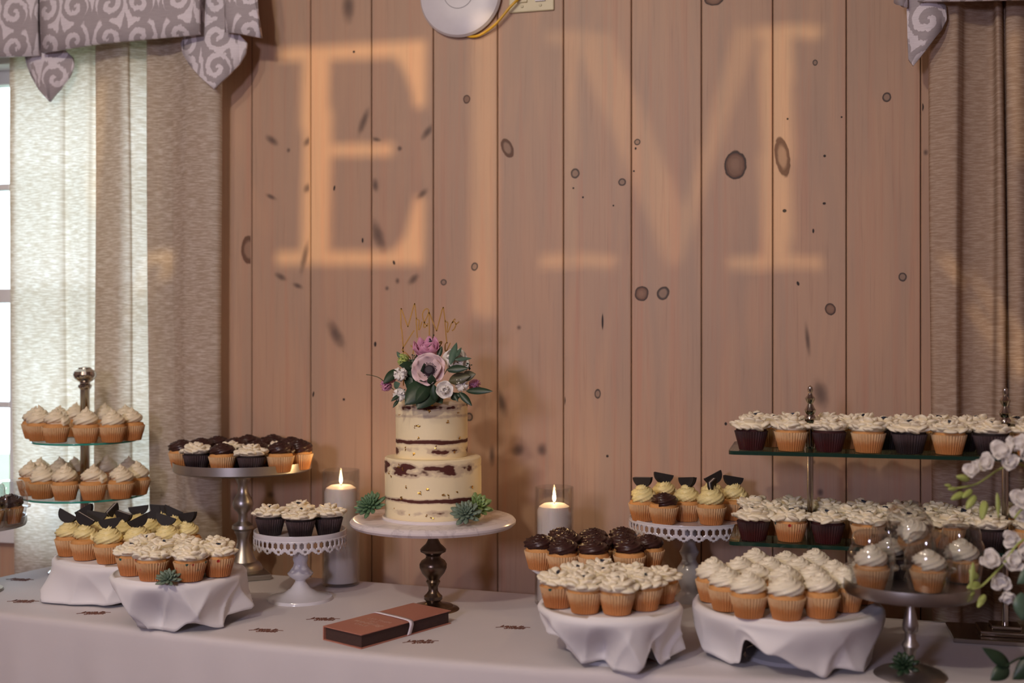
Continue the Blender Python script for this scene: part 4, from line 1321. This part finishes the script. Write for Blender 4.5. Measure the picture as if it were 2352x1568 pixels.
# local x: along the long side, local y: across towards the spine
bevel(MB().box((BL / 2, BW / 2, .001), (BL, BW, .002)).obj('back_cover', M['book'], bk, smooth=False), .0006)
bevel(MB().box((BL / 2, BW / 2, BH - .001), (BL, BW, .002)).obj('front_cover', M['book'], bk, smooth=False), .0006)
bevel(MB().box((BL / 2, BW - .001, BH / 2), (BL, .002, BH - .0041)).obj('spine', M['book'], bk, smooth=False), .0006)
pg = MB().box((BL / 2, BW / 2 - .0005, BH / 2), (BL - .008, BW - .009, BH - .0042)).obj('page_block', M['pages'], bk, smooth=False)
for k in range(9):
    zz = .0045 + .0024 * k
    MB().box((BL / 2, BW / 2 - .0005, zz), (BL - .0068, BW - .0078, .0006)).obj('page_edge', M['pages'], pg, smooth=False)
def strip(pts, w, axis):
    vs = []; fs = []
    for p in pts:
        vs.append(Vector(p) - axis * w / 2); vs.append(Vector(p) + axis * w / 2)
    for i in range(len(pts) - 1): fs.append((2 * i, 2 * i + 1, 2 * i + 3, 2 * i + 2))
    return MB().add(vs, fs)
rb = catmull([(.142, BW + .0012, .004), (.142, BW + .0014, BH - .004), (.142, BW - .002, BH + .0006), (.140, BW * .6, BH + .0012), (.137, BW * .3, BH + .0016), (.134, .004, BH + .0010), (.132, -.0035, BH - .004), (.130, -.003, BH * .5), (.126, -.0022, .003)], 5)
ro = strip(rb, .0125, Vector((1, .12, 0)).normalized()).obj('ribbon', M['ribbon'], bk, sharp=None, fix=False)
q = ro.modifiers.new('thick', 'SOLIDIFY'); q.thickness = .0005
def text(body, size, loc, rot, mat, parent, name, shear=0.0, ext=.0002, spacing=1.0):
    d = bpy.data.curves.new(name, 'FONT')
    d.body = body; d.size = size; d.align_x = 'CENTER'; d.align_y = 'CENTER'; d.shear = shear; d.extrude = ext; d.space_character = spacing
    d.resolution_u = 3
    d.materials.append(mat)
    o = bpy.data.objects.new(name, d); o.location = loc; o.rotation_euler = rot
    COL.objects.link(o); o.parent = parent
    return o
rz = -math.pi / 2
fc = [o for o in bk.children if o.name.startswith('front_cover')][0]
for (bd, sz, x, sh_, yy) in (('LET THEM', .0125, .098, 0, .052), ('EAT', .0095, .084, 0, .054), ('wedding', .020, .070, .35, .054), ('CAKE', .0125, .052, 0, .056)):
    text(bd, sz, (x, yy, BH + .0003), (0, 0, rz), M['print'], fc, 'cover_lettering', sh_, .0001, 1.15)

# ------------------------------------------------------------------ small wooden words scattered on the cloth
spots = [(45, 1331, 'far left end of the tablecloth'), (52, 1381, 'cloth left of the far napkin stand'), (214, 1408, 'cloth before the far napkin stand'), (610, 1448, 'cloth left of the book'),
         (741, 1422, 'cloth behind the book'), (965, 1474, 'cloth in front of the book'), (1177, 1441, 'cloth right of the book')]
for k, (px, py, wh) in enumerate(spots):
    p = T(px, py)
    w = thing('table_confetti', (p.x, p.y, TZ + .0008), 'small laser cut wooden word on the ' + wh, 'confetti', 'wooden table words', rz=(k * 37 % 11 - 5) * .03)
    text('Love is', .0175, (-.003, .0075, 0), (0, 0, 0), M['wood_word'], w, 'upper_word', .45, .0006, .95)
    text('Sweet', .0175, (.003, -.0065, 0), (0, 0, 0), M['wood_word'], w, 'lower_word', .45, .0006, .95)
    MB().tube(catmull([(-.034, -.003, 0), (-.022, .001, 0), (-.010, .0005, 0), (.010, .0005, 0), (.024, .003, 0), (.036, .002, 0)], 4), .0006, 5).obj('swash', M['wood_word'], w)

# ------------------------------------------------------------------ plants and flowers
def leaf_mesh(name, mat, L, Wd, bend=0.15, fold=0.25, n=9, tipw=1.0):
    vs = []; fs = []
    for i in range(n + 1):
        u = i / n
        w = Wd * .5 * (math.sin(math.pi * u ** (.85 * tipw)) ** .85 if 0 < u < 1 else 0.0)
        z = -bend * L * u * u
        vs += [(L * u, -w, z + fold * w), (L * u, 0, z), (L * u, w, z + fold * w)]
    for i in range(n):
        a = 3 * i
        fs += [(a, a + 3, a + 4, a + 1), (a + 1, a + 4, a + 5, a + 2)]
    top = vs; bot = [(x, y, z - .0006) for x, y, z in vs]
    k = len(vs)
    fs2 = [tuple(reversed([j + k for j in f])) for f in fs]
    edge = []
    for i in range(n):
        a = 3 * i
        edge += [(a, a + k, a + 3 + k, a + 3), (a + 2, a + 5, a + 5 + k, a + 2 + k)]
    return MB().add(top + bot, fs + fs2 + edge).mesh(name, mat, sharp=None, fix=False)

def aim(p0, p1, roll=0.0):
    """matrix with +X from p0 to p1, +Z as close to the camera as possible"""
    p0, p1 = Vector(p0), Vector(p1)
    x = (p1 - p0).normalized()
    f = Vector((0, -1, .35))
    z = (f - x * f.dot(x))
    z = z.normalized() if z.length > 1e-4 else Vector((0, 0, 1))
    y = z.cross(x)
    m = Matrix((x, y, z)).transposed().to_4x4()
    return Matrix.Translation(p0) @ m @ Matrix.Rotation(roll, 4, 'X')

def leaf(parent, a, b, w, mat, roll=0.0, bend=.12, name='leaf'):
    """a, b world points; parent carries only a translation"""
    L = (Vector(b) - Vector(a)).length
    o = place(name, leaf_mesh(name, mat, L, w, bend), parent)
    o.matrix_local = Matrix.Translation(-Vector(parent.location)) @ aim(a, b, roll)
    return o

def petal_cup(m, mb, r, w, cup, tilt, an, thick=.0012):
    """one broad petal rising from the flower axis (+Z)"""
    mm = m @ Matrix.Rotation(an, 4, 'Z') @ Matrix.Rotation(-tilt, 4, 'Y')
    nu, nv = 6, 7
    vs = []; fs = []
    for i in range(nu + 1):
        u = i / nu
        for j in range(nv):
            v = 2 * j / (nv - 1) - 1
            ww = w * (math.sin(math.pi * min(1, .12 + u * .76)) ** .6)
            y = v * ww
            z = cup * (u * u * .55 + .5 * (v * v) * u) * r + .0009 * math.sin(9 * u + 5 * v + an * 3)
            vs.append(mm @ Vector((r * u * (1 - .10 * v * v), y, z)))
    for i in range(nu):
        for j in range(nv - 1):
            a = i * nv + j
            fs.append((a, a + 1, a + nv + 1, a + nv))
    mb.add(vs, fs)

def facing(direction):
    return Vector(direction).to_track_quat('Z', 'Y').to_matrix().to_4x4()

def bloom(parent, c, direction, r, mat, layers, name, centre=None, label=None):
    """layers: (count, radius factor, width factor, cup, tilt degrees)"""
    rt = empty(name, Vector(c) - Vector(parent.location), parent=parent)
    if label: rt['label'] = label
    rg = random.Random(int(c[0] * 9999) ^ int(c[2] * 7777))
    m0 = facing(direction)
    for (cnt, rf, wf, cup, tilt) in layers:
        ph = rg.random() * 6.28
        for i in range(cnt):
            mb = MB()
            petal_cup(m0, mb, r * rf, r * wf, cup, math.radians(tilt + rg.uniform(-5, 5)), ph + 2 * math.pi * i / cnt)
            o = mb.obj('petal', mat, rt, sharp=None, fix=False)
            q = o.modifiers.new('t', 'SOLIDIFY'); q.thickness = .0008
    if centre:
        mb = MB(); mb.lathe([(0, .0), (r * .26, .001), (r * .29, r * .14), (r * .2, r * .26), (0, r * .3)], 16)
        mb.v = [tuple(m0 @ (Vector(p) + Vector((0, 0, r * .12)))) for p in mb.v]; mb.obj('flower_eye', centre, rt)
        mb = MB()
        for k in range(26):
            a = 2 * math.pi * k / 26; q = r * rg.uniform(.32, .42)
            p0 = m0 @ Vector((q * .5 * math.cos(a), q * .5 * math.sin(a), r * .2)); p1 = m0 @ Vector((q * math.cos(a), q * math.sin(a), r * rg.uniform(.30, .38)))
            mb.tube([p0, p1], [.0004, .0007], 4)
            mb.blob(Matrix.Translation(p1) @ Matrix.Translation((-.001, 0, 0)), .001, .0011, .0011, 5, 4)
        mb.obj('stamens', centre, rt)
    return rt

Yf = 2.467
Xc = xat(991.5, Yf)
ztop2 = zat(918, Yf)
fa = thing('flower_arrangement', (Xc, Yf, ztop2), 'blush and white flowers with dark leaves on top of the wedding cake', 'flowers')
CAMD = Vector((0, -1, .12))
ROSE = [(5, 1.0, .85, .5, 24), (5, .82, .74, .6, 46), (4, .60, .56, .7, 66), (3, .42, .40, .8, 80)]
BUD = [(5, .95, .80, 1.1, 52), (4, .85, .66, 1.2, 66), (3, .65, .5, 1.2, 80)]
k = Yf / F
bloom(fa, P(988, 853, 2.395), (-.12, -1, .30), 42 * k, M['petal_blush'], [(6, 1.0, .66, .5, 10), (3, .9, .55, .5, 20)], 'anemone', M['anther'], 'blush anemone with black eye')
bloom(fa, P(983, 818, 2.45), (-.1, -.45, .9), 36 * k, M['petal_pink'], [(8, 1.0, .62, .9, 12)] + ROSE[1:], 'ranunculus', None, 'pink ranunculus at the back')
bloom(fa, P(1040, 838, 2.43), (.45, -.75, .5), 36 * k, M['petal_white'], ROSE, 'white_rose')
bloom(fa, P(1021, 895, 2.362), (.08, -1, .05), 22 * k, M['petal_white'], [(6, 1.0, .7, .5, 14), (5, .68, .5, 1.2, 40), (4, .45, .36, 1.4, 62)], 'lisianthus', None, 'open white lisianthus at the front')
bloom(fa, P(1057, 888, 2.39), (.3, -.9, .3), 20 * k, M['petal_white'], BUD, 'lisianthus_bud')
bloom(fa, P(925, 864, 2.39), (-.25, -.9, .35), 20 * k, M['petal_white'], BUD, 'lisianthus_bud')
bloom(fa, P(926, 904, 2.385), (-.4, -.9, -.1), 20 * k, M['petal_white'], BUD, 'lisianthus_bud')
bloom(fa, P(936, 830, 2.41), (-.8, -.4, .35), 17 * k, M['lime'], BUD, 'green_bud')
bloom(fa, P(898, 882, 2.41), (-.9, -.4, -.2), 17 * k, M['petal_pink'], BUD, 'pink_bud')
bloom(fa, P(907, 872, 2.42), (-.6, -.5, .4), 14 * k, M['petal_pink'], BUD, 'pink_bud')
bloom(fa, P(1079, 886, 2.41), (.9, -.3, .1), 18 * k, M['petal_pink'], BUD, 'pink_bud')
LV = [  # x0, y0, Y0, x1, y1, Y1, width px, material
 (985, 878, 2.40, 930, 928, 2.375, 46, 'leaf_dark'), (1000, 885, 2.40, 958, 938, 2.372, 46, 'leaf_dark'), (915, 848, 2.43, 880, 880, 2.41, 20, 'leaf_dark'),
 (1034, 838, 2.405, 1049, 784, 2.43, 15, 'leaf_mid'), (1048, 820, 2.41, 1060, 796, 2.43, 8, 'leaf_mid'), (1044, 826, 2.405, 1084, 822, 2.41, 8, 'leaf_mid'),
 (1026, 850, 2.39, 1076, 844, 2.38, 17, 'leaf_dark'), (1030, 876, 2.40, 1080, 862, 2.385, 24, 'leaf_olive'), (1062, 868, 2.40, 1092, 858, 2.39, 22, 'leaf_olive'), (1070, 898, 2.39, 1131, 897, 2.37, 15, 'leaf_dark'),
 (1054, 900, 2.385, 1084, 931, 2.37, 14, 'leaf_dark'), (1040, 900, 2.385, 1052, 922, 2.375, 9, 'leaf_dark'), (924, 828, 2.43, 911, 806, 2.44, 9, 'leaf_mid'), (955, 842, 2.42, 918, 838, 2.40, 20, 'leaf_dark'),
 (945, 825, 2.42, 968, 872, 2.405, 40, 'leaf_dark'), (940, 850, 2.42, 965, 900, 2.40, 40, 'leaf_dark'), (918, 906, 2.39, 898, 921, 2.38, 8, 'leaf_dark'), (916, 917, 2.39, 902, 936, 2.38, 7, 'leaf_dark'),
 (1006, 822, 2.45, 1015, 794, 2.455, 11, 'leaf_dark'), (984, 800, 2.46, 1002, 795, 2.46, 14, 'leaf_dark'), (992, 884, 2.385, 991, 860, 2.372, 18, 'leaf_dark'), (1000, 920, 2.38, 996, 882, 2.375, 18, 'leaf_dark'),
 (905, 888, 2.40, 918, 880, 2.39, 16, 'leaf_mid'), (1000, 905, 2.41, 1015, 925, 2.385, 22, 'leaf_dark'), (940, 880, 2.40, 975, 915, 2.385, 30, 'leaf_dark'), (1035, 915, 2.39, 1060, 905, 2.385, 16, 'leaf_dark'),
 (1050, 838, 2.47, 1072, 836, 2.46, 20, 'leaf_olive'), (960, 860, 2.42, 985, 895, 2.40, 34, 'leaf_dark'), (945, 865, 2.415, 940, 900, 2.40, 20, 'leaf_dark'),
]
for (x0, y0, Y0, x1, y1, Y1, w, mt) in LV:
    leaf(fa, P(x0, y0, Y0 - .022), P(x1, y1, Y1 - .022), w * 1.1 * k, M[mt], bend=.06)
def sprig(parent, pts, rad, mat, name='stem'):
    return MB().tube([Vector(p) - Vector(parent.location) for p in catmull(pts, 5)], rad, 6).obj(name, mat, parent)
sprig(fa, [P(905, 895, 2.40), P(890, 883, 2.40), P(872, 868, 2.40), P(855, 862, 2.40), P(841, 860, 2.40)], .0009, M['leaf_olive'])
sprig(fa, [P(1020, 860, 2.41), P(1035, 835, 2.43), P(1050, 815, 2.44)], .0008, M['leaf_mid'])
def berries(parent, c, spread, cnt, mat, seed):
    rg = random.Random(seed)
    mb = MB(); c = Vector(c) - Vector(parent.location)
    for i in range(cnt):
        p = c + Vector((rg.uniform(-1, 1), rg.uniform(-.6, .6), rg.uniform(-1, 1))) * spread
        mb.tube([c - Vector((0, 0, spread * 1.4)), (c + p) / 2, p], .0005, 4)
        mb.blob(Matrix.Translation(p - Vector((.0017, 0, 0))), .0017, .0017, .0017, 6, 5)
    return mb.obj('berry_sprig', mat, parent)
berries(fa, P(992, 778, 2.46), .009, 12, M['leaf_dark'], 1)
berries(fa, P(1004, 788, 2.46), .007, 8, M['leaf_olive'], 2)
berries(fa, P(1078, 840, 2.42), .007, 10, M['leaf_dark'], 3)
berries(fa, P(948, 824, 2.41), .010, 14, M['leaf_dark'], 4)
berries(fa, P(966, 838, 2.40), .008, 10, M['leaf_dark'], 5)

# gold script topper
TP = [
 [(385, 2150), (385, 1470), (375, 1190), (345, 800), (325, 770), (318, 360), (330, 290)], [(330, 290), (490, 740)], [(490, 740), (630, 240), (655, 170)], [(655, 170), (690, 510), (690, 600), (715, 1000)],
 [(700, 520), (715, 560), (760, 590), (745, 790), (780, 780), (830, 610)],
 [(965, 720), (905, 670), (855, 540), (845, 420), (880, 340), (950, 300), (990, 350), (960, 470), (890, 620), (868, 710), (890, 750), (950, 700), (970, 650)],
 [(1000, 385), (1005, 800), (1008, 2150)], [(1000, 385), (1180, 840)], [(1180, 840), (1310, 330), (1340, 260)], [(1340, 260), (1380, 570), (1385, 680), (1420, 1080), (1440, 1115), (1392, 1145), (1385, 1290), (1418, 1312), (1510, 1120)],
 [(1390, 580), (1405, 620), (1450, 640), (1430, 840), (1458, 848), (1530, 670)], [(1530, 670), (1590, 575), (1620, 540), (1626, 580)], [(1550, 645), (1600, 610), (1642, 680), (1600, 790), (1548, 830)], [(1642, 680), (1722, 610)],
 [(640, 820), (375, 1240), (378, 1325), (450, 1370), (560, 1500)], [(565, 1170), (575, 1210), (632, 1240), (608, 1400)], [(745, 1190), (690, 1270), (682, 1335), (728, 1290), (742, 1200), (748, 1310)], [(820, 1140), (790, 1270), (835, 1300), (912, 1150), (905, 1290)],
 [(975, 1150), (1062, 1150)], [(1165, 1010), (1160, 1150), (1180, 1255), (1232, 1230), (1305, 1110), (1272, 1090), (1205, 1160)],
]
tp = thing('cake_topper', (Xc, Yf + .01, ztop2), 'gold script cake topper standing behind the flowers', 'cake topper')
def stroke(pts, w, th):
    mb = MB()
    pts = [Vector(p) for p in pts]
    vs = []; fs = []
    N = len(pts)
    for i, p in enumerate(pts):
        t = (pts[min(i + 1, N - 1)] - pts[max(i - 1, 0)]).normalized()
        nn = Vector((-t.z, 0, t.x)) * w
        for (q, y) in ((nn, -th), (nn, th), (-nn, th), (-nn, -th)): vs.append(p + q + Vector((0, y, 0)))
    for i in range(N - 1):
        for j in range(4):
            a, b = 4 * i + j, 4 * i + (j + 1) % 4
            fs.append((a, b, b + 4, a + 4))
    fs += [(0, 3, 2, 1), (4 * N - 4, 4 * N - 3, 4 * N - 2, 4 * N - 1)]
    return mb.add(vs, fs)
tb = MB()
for st_ in TP:
    pp = [P(890 + x / 10.455, 680 + y / 10.455, Yf + .01) - Vector(tp.location) for x, y in st_]
    if len(pp) > 4: pp = catmull(pp, 4) if st_[0][1] < 2000 else pp
    pp = [Vector((p.x, 0, max(p.z, -.03))) for p in pp]
    m = stroke(pp, .0012, .0016)
    tb.add(m.v, m.f)
tb.obj('lettering', M['gold'], tp, smooth=False)

# succulents
def succulent(c, r, mat, label, face=(0, -.7, .75), rings=34, squash=1.0, pointy=1.0, seed=1):
    t = thing('succulent', c, label, 'succulent', 'succulents')
    rg = random.Random(seed)
    m0 = facing(face)
    mb = MB()
    for i in range(rings):
        u = (i + .5) / rings
        an = i * 2.39996
        el = math.radians(80 - 92 * u ** .8 + rg.uniform(-4, 4))
        L = r * (.34 + .66 * u ** .7) * rg.uniform(.92, 1.06)
        m = m0 @ Matrix.Rotation(an, 4, 'Z') @ Matrix.Translation((r * .06 * u, 0, 0)) @ Matrix.Rotation(-el, 4, 'Y')
        def shp(v, p):
            q = Vector(p); q.y *= (.55 + .75 * v) if v < .75 else (1.11 - (v - .75) * 1.2); q.z += .18 * L * v * v
            return q
        mb.blob(m, L / 2, L * .22 * pointy, L * .085 * squash, 7, 6, shp)
    o = mb.obj('rosette', mat, t, sharp=None)
    o['kind'] = 'stuff'
    return t
zp = TZ + (zat(1187, 2.467) - TZ)
succulent((xat(851, 2.43), 2.43, zp + .030), .037, M['succ_green'], 'spiky green succulent left of the wedding cake', (-.25, -.55, .8), 60, 1.2, .72, 3)
succulent((xat(1062, 2.415), 2.415, zp + .032), .031, M['leaf_olive'], 'dark olive succulent tucked against the wedding cake', (-.2, -.5, .8), 34, 1.2, .9, 5)
succulent((xat(1097, 2.41), 2.41, zp + .032), .035, M['succ_lime'], 'bright green succulent right of the wedding cake', (.35, -.6, .7), 30, 1.2, 1.1, 6)
succulent((xat(1071, 2.36), 2.36, zp + .024), .034, M['succ_blue'], 'blue grey succulent at the front of the marble stand', (0, -.65, .75), 44, 1.2, .85, 7)
zn = zat(1309, 2.36)
succulent((xat(386, 2.225), 2.225, zn + .010), .026, M['succ_blue'], 'small grey succulent on the napkin before the confetti cupcakes', (0, -.5, .85), 36, 1.2, .9, 8)
succulent((xat(2078, 1.91), 1.91, zat(1538, 1.91) + .008), .027, M['leaf_dark'], 'dark succulent on the foot of the nearest pewter stand', (-.2, -.5, .85), 30, 1.2, 1.0, 9)
p = T(1372, 1512)
gl = thing('loose_leaf', (p.x, p.y, TZ + .004), 'green leaf peeking out under the center napkin', 'leaf')
o = place('blade', leaf_mesh('blade', mat_leaf('bright_leaf', srgb(58, 96, 44), srgb(80, 120, 58)), .06, .03, .1), gl, (-.03, .0, .006), (.2, -.05, .1))
p = T(1488, 1524)
gl = thing('loose_petal', (p.x, p.y, TZ + .003), 'dull red petal lying under the center napkin hem', 'petal')
place('blade', leaf_mesh('blade', plain('dull_red_petal', srgb(120, 78, 66), .6), .034, .018, .1), gl, (-.017, 0, .003), (.1, 0, .1))

# white freesias in a vase at the right edge
Yv = 1.90
vx = xat(2460, Yv)
fv = thing('freesia_bouquet', (vx, Yv, TZ), 'white freesia bouquet with green buds at the right picture edge', 'flowers')
MB().lathe([(0, 0), (.035, 0), (.04, .01), (.042, .10), (.036, .16), (.040, .18), (.037, .18), (.033, .16), (.039, .10), (.036, .012), (0, .010)], 40).obj('vase', M['glass'], fv)
top = Vector((vx, Yv, TZ + .17))
def floret(c, d, r, mat='petal_white'):
    bloom(fv, c, d, r, M[mat], [(3, 1.0, .5, .5, 26), (3, .9, .46, .6, 44)], 'freesia')
def bud(c, d, r, mat='lime'):
    m = Matrix.Translation(Vector(c) - Vector(fv.location)) @ facing(d) @ Matrix.Rotation(-math.pi / 2, 4, 'Y')
    mb = MB(); mb.blob(m, r, r * .45, r * .45, 8, 7, lambda u, p: Vector((p.x, p.y * (1.15 - .5 * u), p.z * (1.15 - .5 * u)))); mb.obj('bud', M[mat], fv)
kk = Yv / F
sprig(fv, [top, P(2400, 1150, 1.92), P(2352, 1070, 1.92), P(2300, 1075, 1.92), P(2245, 1110, 1.91), P(2190, 1122, 1.90)], .0018, M['lime'])
sprig(fv, [top, P(2420, 1250, 1.9), P(2350, 1240, 1.88), P(2300, 1300, 1.87), P(2255, 1345, 1.86), P(2232, 1352, 1.86)], .0018, M['lime'])
sprig(fv, [top, P(2390, 1180, 1.88), P(2355, 1165, 1.87), P(2330, 1190, 1.86)], .0018, M['lime'])
for (x, y, dx, dz, r) in ((2340, 1030, -.3, .7, 34), (2305, 1042, -.5, .5, 36), (2352, 1052, .2, .4, 34), (2272, 1068, -.7, .4, 32), (2240, 1082, -.8, .3, 28), (2318, 1062, -.2, .2, 30), (2352, 1150, -.4, .3, 36), (2330, 1238, -.6, .1, 30),
                          (2282, 1292, -.6, .5, 34), (2318, 1296, .0, .4, 36), (2300, 1330, -.3, -.1, 32), (2345, 1275, .3, .4, 34), (2350, 1180, -.5, .2, 32), (2312, 1360, -.1, -.6, 26)):
    floret(P(x, y, Yv - .02 + (x % 7) * .004), (dx, -.6, dz), r * kk)
for (x, y, dx, dz, r) in ((2226, 1100, -.9, .2, 20), (2212, 1132, -.8, -.3, 20), (2240, 1138, -.6, -.6, 22), (2262, 1150, -.3, -.8, 24), (2196, 1122, -1, 0, 12), (2185, 1116, -1, .2, 10), (2250, 1340, -.7, -.1, 22), (2262, 1366, -.5, -.5, 20), (2238, 1358, -.9, -.3, 18), (2246, 1328, -.6, .5, 20), (2232, 1125, -.7, -.4, 18)):
    bud(P(x, y, Yv), (dx, -.4, dz), r * kk)
for (x0, y0, x1, y1, w, mt) in ((2345, 1360, 2352, 1425, 44, 'leaf_mid'), (2410, 1500, 2292, 1528, 0, 'leaf_dark'), (2320, 1532, 2262, 1488, 30, 'leaf_dark'), (2316, 1528, 2278, 1562, 34, 'leaf_dark'), (2400, 1500, 2330, 1560, 50, 'leaf_dark'), (2380, 1300, 2340, 1340, 30, 'leaf_mid'), (2235, 1290, 2232, 1350, 12, 'lime'), (2290, 1130, 2296, 1190, 10, 'lime')):
    if w: leaf(fv, P(x0, y0, Yv - .06), P(x1, y1, Yv - .07), w * kk, M[mt])
sprig(fv, [P(2450, 1480, 1.86), P(2390, 1500, 1.84), P(2340, 1512, 1.835), P(2310, 1530, 1.83)], .0016, M['leaf_dark'])

# ------------------------------------------------------------------ monogram projector behind the camera: lamp, housing and a cut stencil plate
LP = Vector((-.35, -1.25, 2.5))
aimp = Vector((-.02, 2.82, 1.62))
ax = (aimp - LP).normalized()
rx = ax.cross(Vector((0, 0, 1))).normalized(); ry = rx.cross(ax)
PD = .25
def inpoly(x, y, pl):
    c = False; j = len(pl) - 1
    for i in range(len(pl)):
        xi, yi = pl[i]; xj, yj = pl[j]
        if (yi > y) != (yj > y) and x < (xj - xi) * (y - yi) / (yj - yi) + xi: c = not c
        j = i
    return c
STENCIL = [  # openness, outline on the wall in photograph pixels
 (1.0, [(697, 112), (760, 110), (757, 600), (692, 600)]), (1.0, [(643, 112), (975, 93), (973, 130), (643, 140)]), (1.0, [(900, 122), (975, 93), (973, 248), (953, 246), (943, 200), (928, 160)]),
 (1.0, [(757, 332), (902, 330), (900, 357), (757, 358)]), (1.0, [(637, 578), (970, 578), (970, 608), (637, 607)]), (1.0, [(890, 592), (930, 545), (948, 475), (955, 452), (976, 450), (970, 606)]),
 (.22, [(1252, 70), (1350, 70), (1350, 100), (1252, 100)]), (.22, [(1297, 90), (1326, 90), (1324, 600), (1297, 600)]), (.22, [(1310, 75), (1400, 75), (1588, 520), (1548, 614), (1535, 614)]),
 (.22, [(1690, 62), (1745, 62), (1562, 614), (1535, 614)]), (.4, [(1748, 62), (1822, 62), (1818, 600), (1748, 600)]), (.4, [(1740, 58), (1888, 58), (1886, 88), (1740, 90)]), (.4, [(1670, 588), (1886, 588), (1886, 617), (1670, 617)]), (.4, [(1238, 584), (1414, 584), (1414, 613), (1238, 613)]),
 (.4, [(1088, 40), (1141, 40), (1139, 730), (1084, 722)]),
 (.9, [(240, 205), (254, 210), (247, 330), (232, 512), (222, 508), (232, 330)]), (.9, [(222, 250), (230, 252), (222, 480), (216, 470)]), (.8, [(320, 700), (345, 610), (385, 592), (412, 600), (400, 650), (372, 670), (392, 622), (352, 622), (330, 700)]), (.8, [(352, 700), (372, 665), (300, 760), (300, 745)]),
 (.6, [(2152, 612), (2172, 612), (2210, 660), (2205, 690)]), (.6, [(2222, 635), (2232, 640), (2352, 810), (2352, 850)]), (.6, [(2225, 705), (2352, 860), (2352, 890), (2225, 725)]), (.6, [(2228, 755), (2330, 870), (2352, 900), (2340, 905)]), (.5, [(2318, 120), (2335, 110), (2345, 420), (2330, 400)]),
]
boxes = [(min(p[0] for p in pl) , max(p[0] for p in pl), min(p[1] for p in pl), max(p[1] for p in pl)) for _, pl in STENCIL]
def cut(px, py, row):
    for (o, pl), b in zip(STENCIL, boxes):
        if b[0] <= px <= b[1] and b[2] <= py <= b[3] and inpoly(px, py, pl):
            return o >= 1.0 or (row % 5) < round(o * 5)
    return False
HALF, NXC, NYC = .098, 400, 1500
wn = Vector((math.sin(TH), math.cos(TH), 0))
plate = MB()
for j in range(NYC):
    y0 = -HALF + 2 * HALF * j / NYC; y1 = y0 + 2 * HALF / NYC
    i = 0; start = 0
    for i in range(NXC + 1):
        openc = True
        if i < NXC:
            x = -HALF + 2 * HALF * (i + .5) / NXC
            d = ax * PD + rx * x + ry * ((y0 + y1) / 2)
            t = (Vector((0, WY, 0)) - LP).dot(wn) / d.dot(wn)
            h = LP + d * t
            openc = h.y > .1 and cut(CX + F * h.x / h.y, CY - F * (h.z - CZ) / h.y, j)
        if openc:
            if i > start:
                xa, xb = -HALF + 2 * HALF * start / NXC, -HALF + 2 * HALF * i / NXC
                c0 = ax * PD
                plate.add([c0 + rx * xa + ry * y0, c0 + rx * xb + ry * y0, c0 + rx * xb + ry * y1, c0 + rx * xa + ry * y1], [(0, 1, 2, 3)])
            start = i + 1
pj = thing('monogram_projector', LP, 'black ceiling projector casting the letters onto the plank wall', 'projector')
plate.obj('stencil_plate', M['black'], pj, smooth=False, fix=False)
hs = Matrix((rx, ry, -ax)).transposed()
hb = MB()
for (cx, cy, sx, sy) in ((-.11, 0, .012, .232), (.11, 0, .012, .232), (0, -.11, .208, .012), (0, .11, .208, .012)):
    hb.box(hs @ Vector((cx, cy, -PD / 2)), (sx, sy, PD + .06), hs)
hb.box(hs @ Vector((0, 0, .04)), (.232, .232, .02), hs)
hb.obj('housing', M['black'], pj, smooth=False)
sp = lamp('projector_lamp', 'SPOT', LP, 430, (1.0, .68, .32), .0012, aimp, math.radians(41), 0.0)
sp.parent = pj; sp.location = (0, 0, 0)

# lettering becomes plain meshes
bpy.context.view_layer.update()
dg = bpy.context.evaluated_depsgraph_get()
for o in [o for o in COL.objects if o.type == 'FONT']:
    me = bpy.data.meshes.new_from_object(o.evaluated_get(dg))
    me.name = o.name
    nm, par, loc, rot = o.name, o.parent, o.location.copy(), o.rotation_euler.copy()
    bpy.data.objects.remove(o)
    if not me.materials: me.materials.append(M['print'])
    place(nm, me, par, loc, rot)
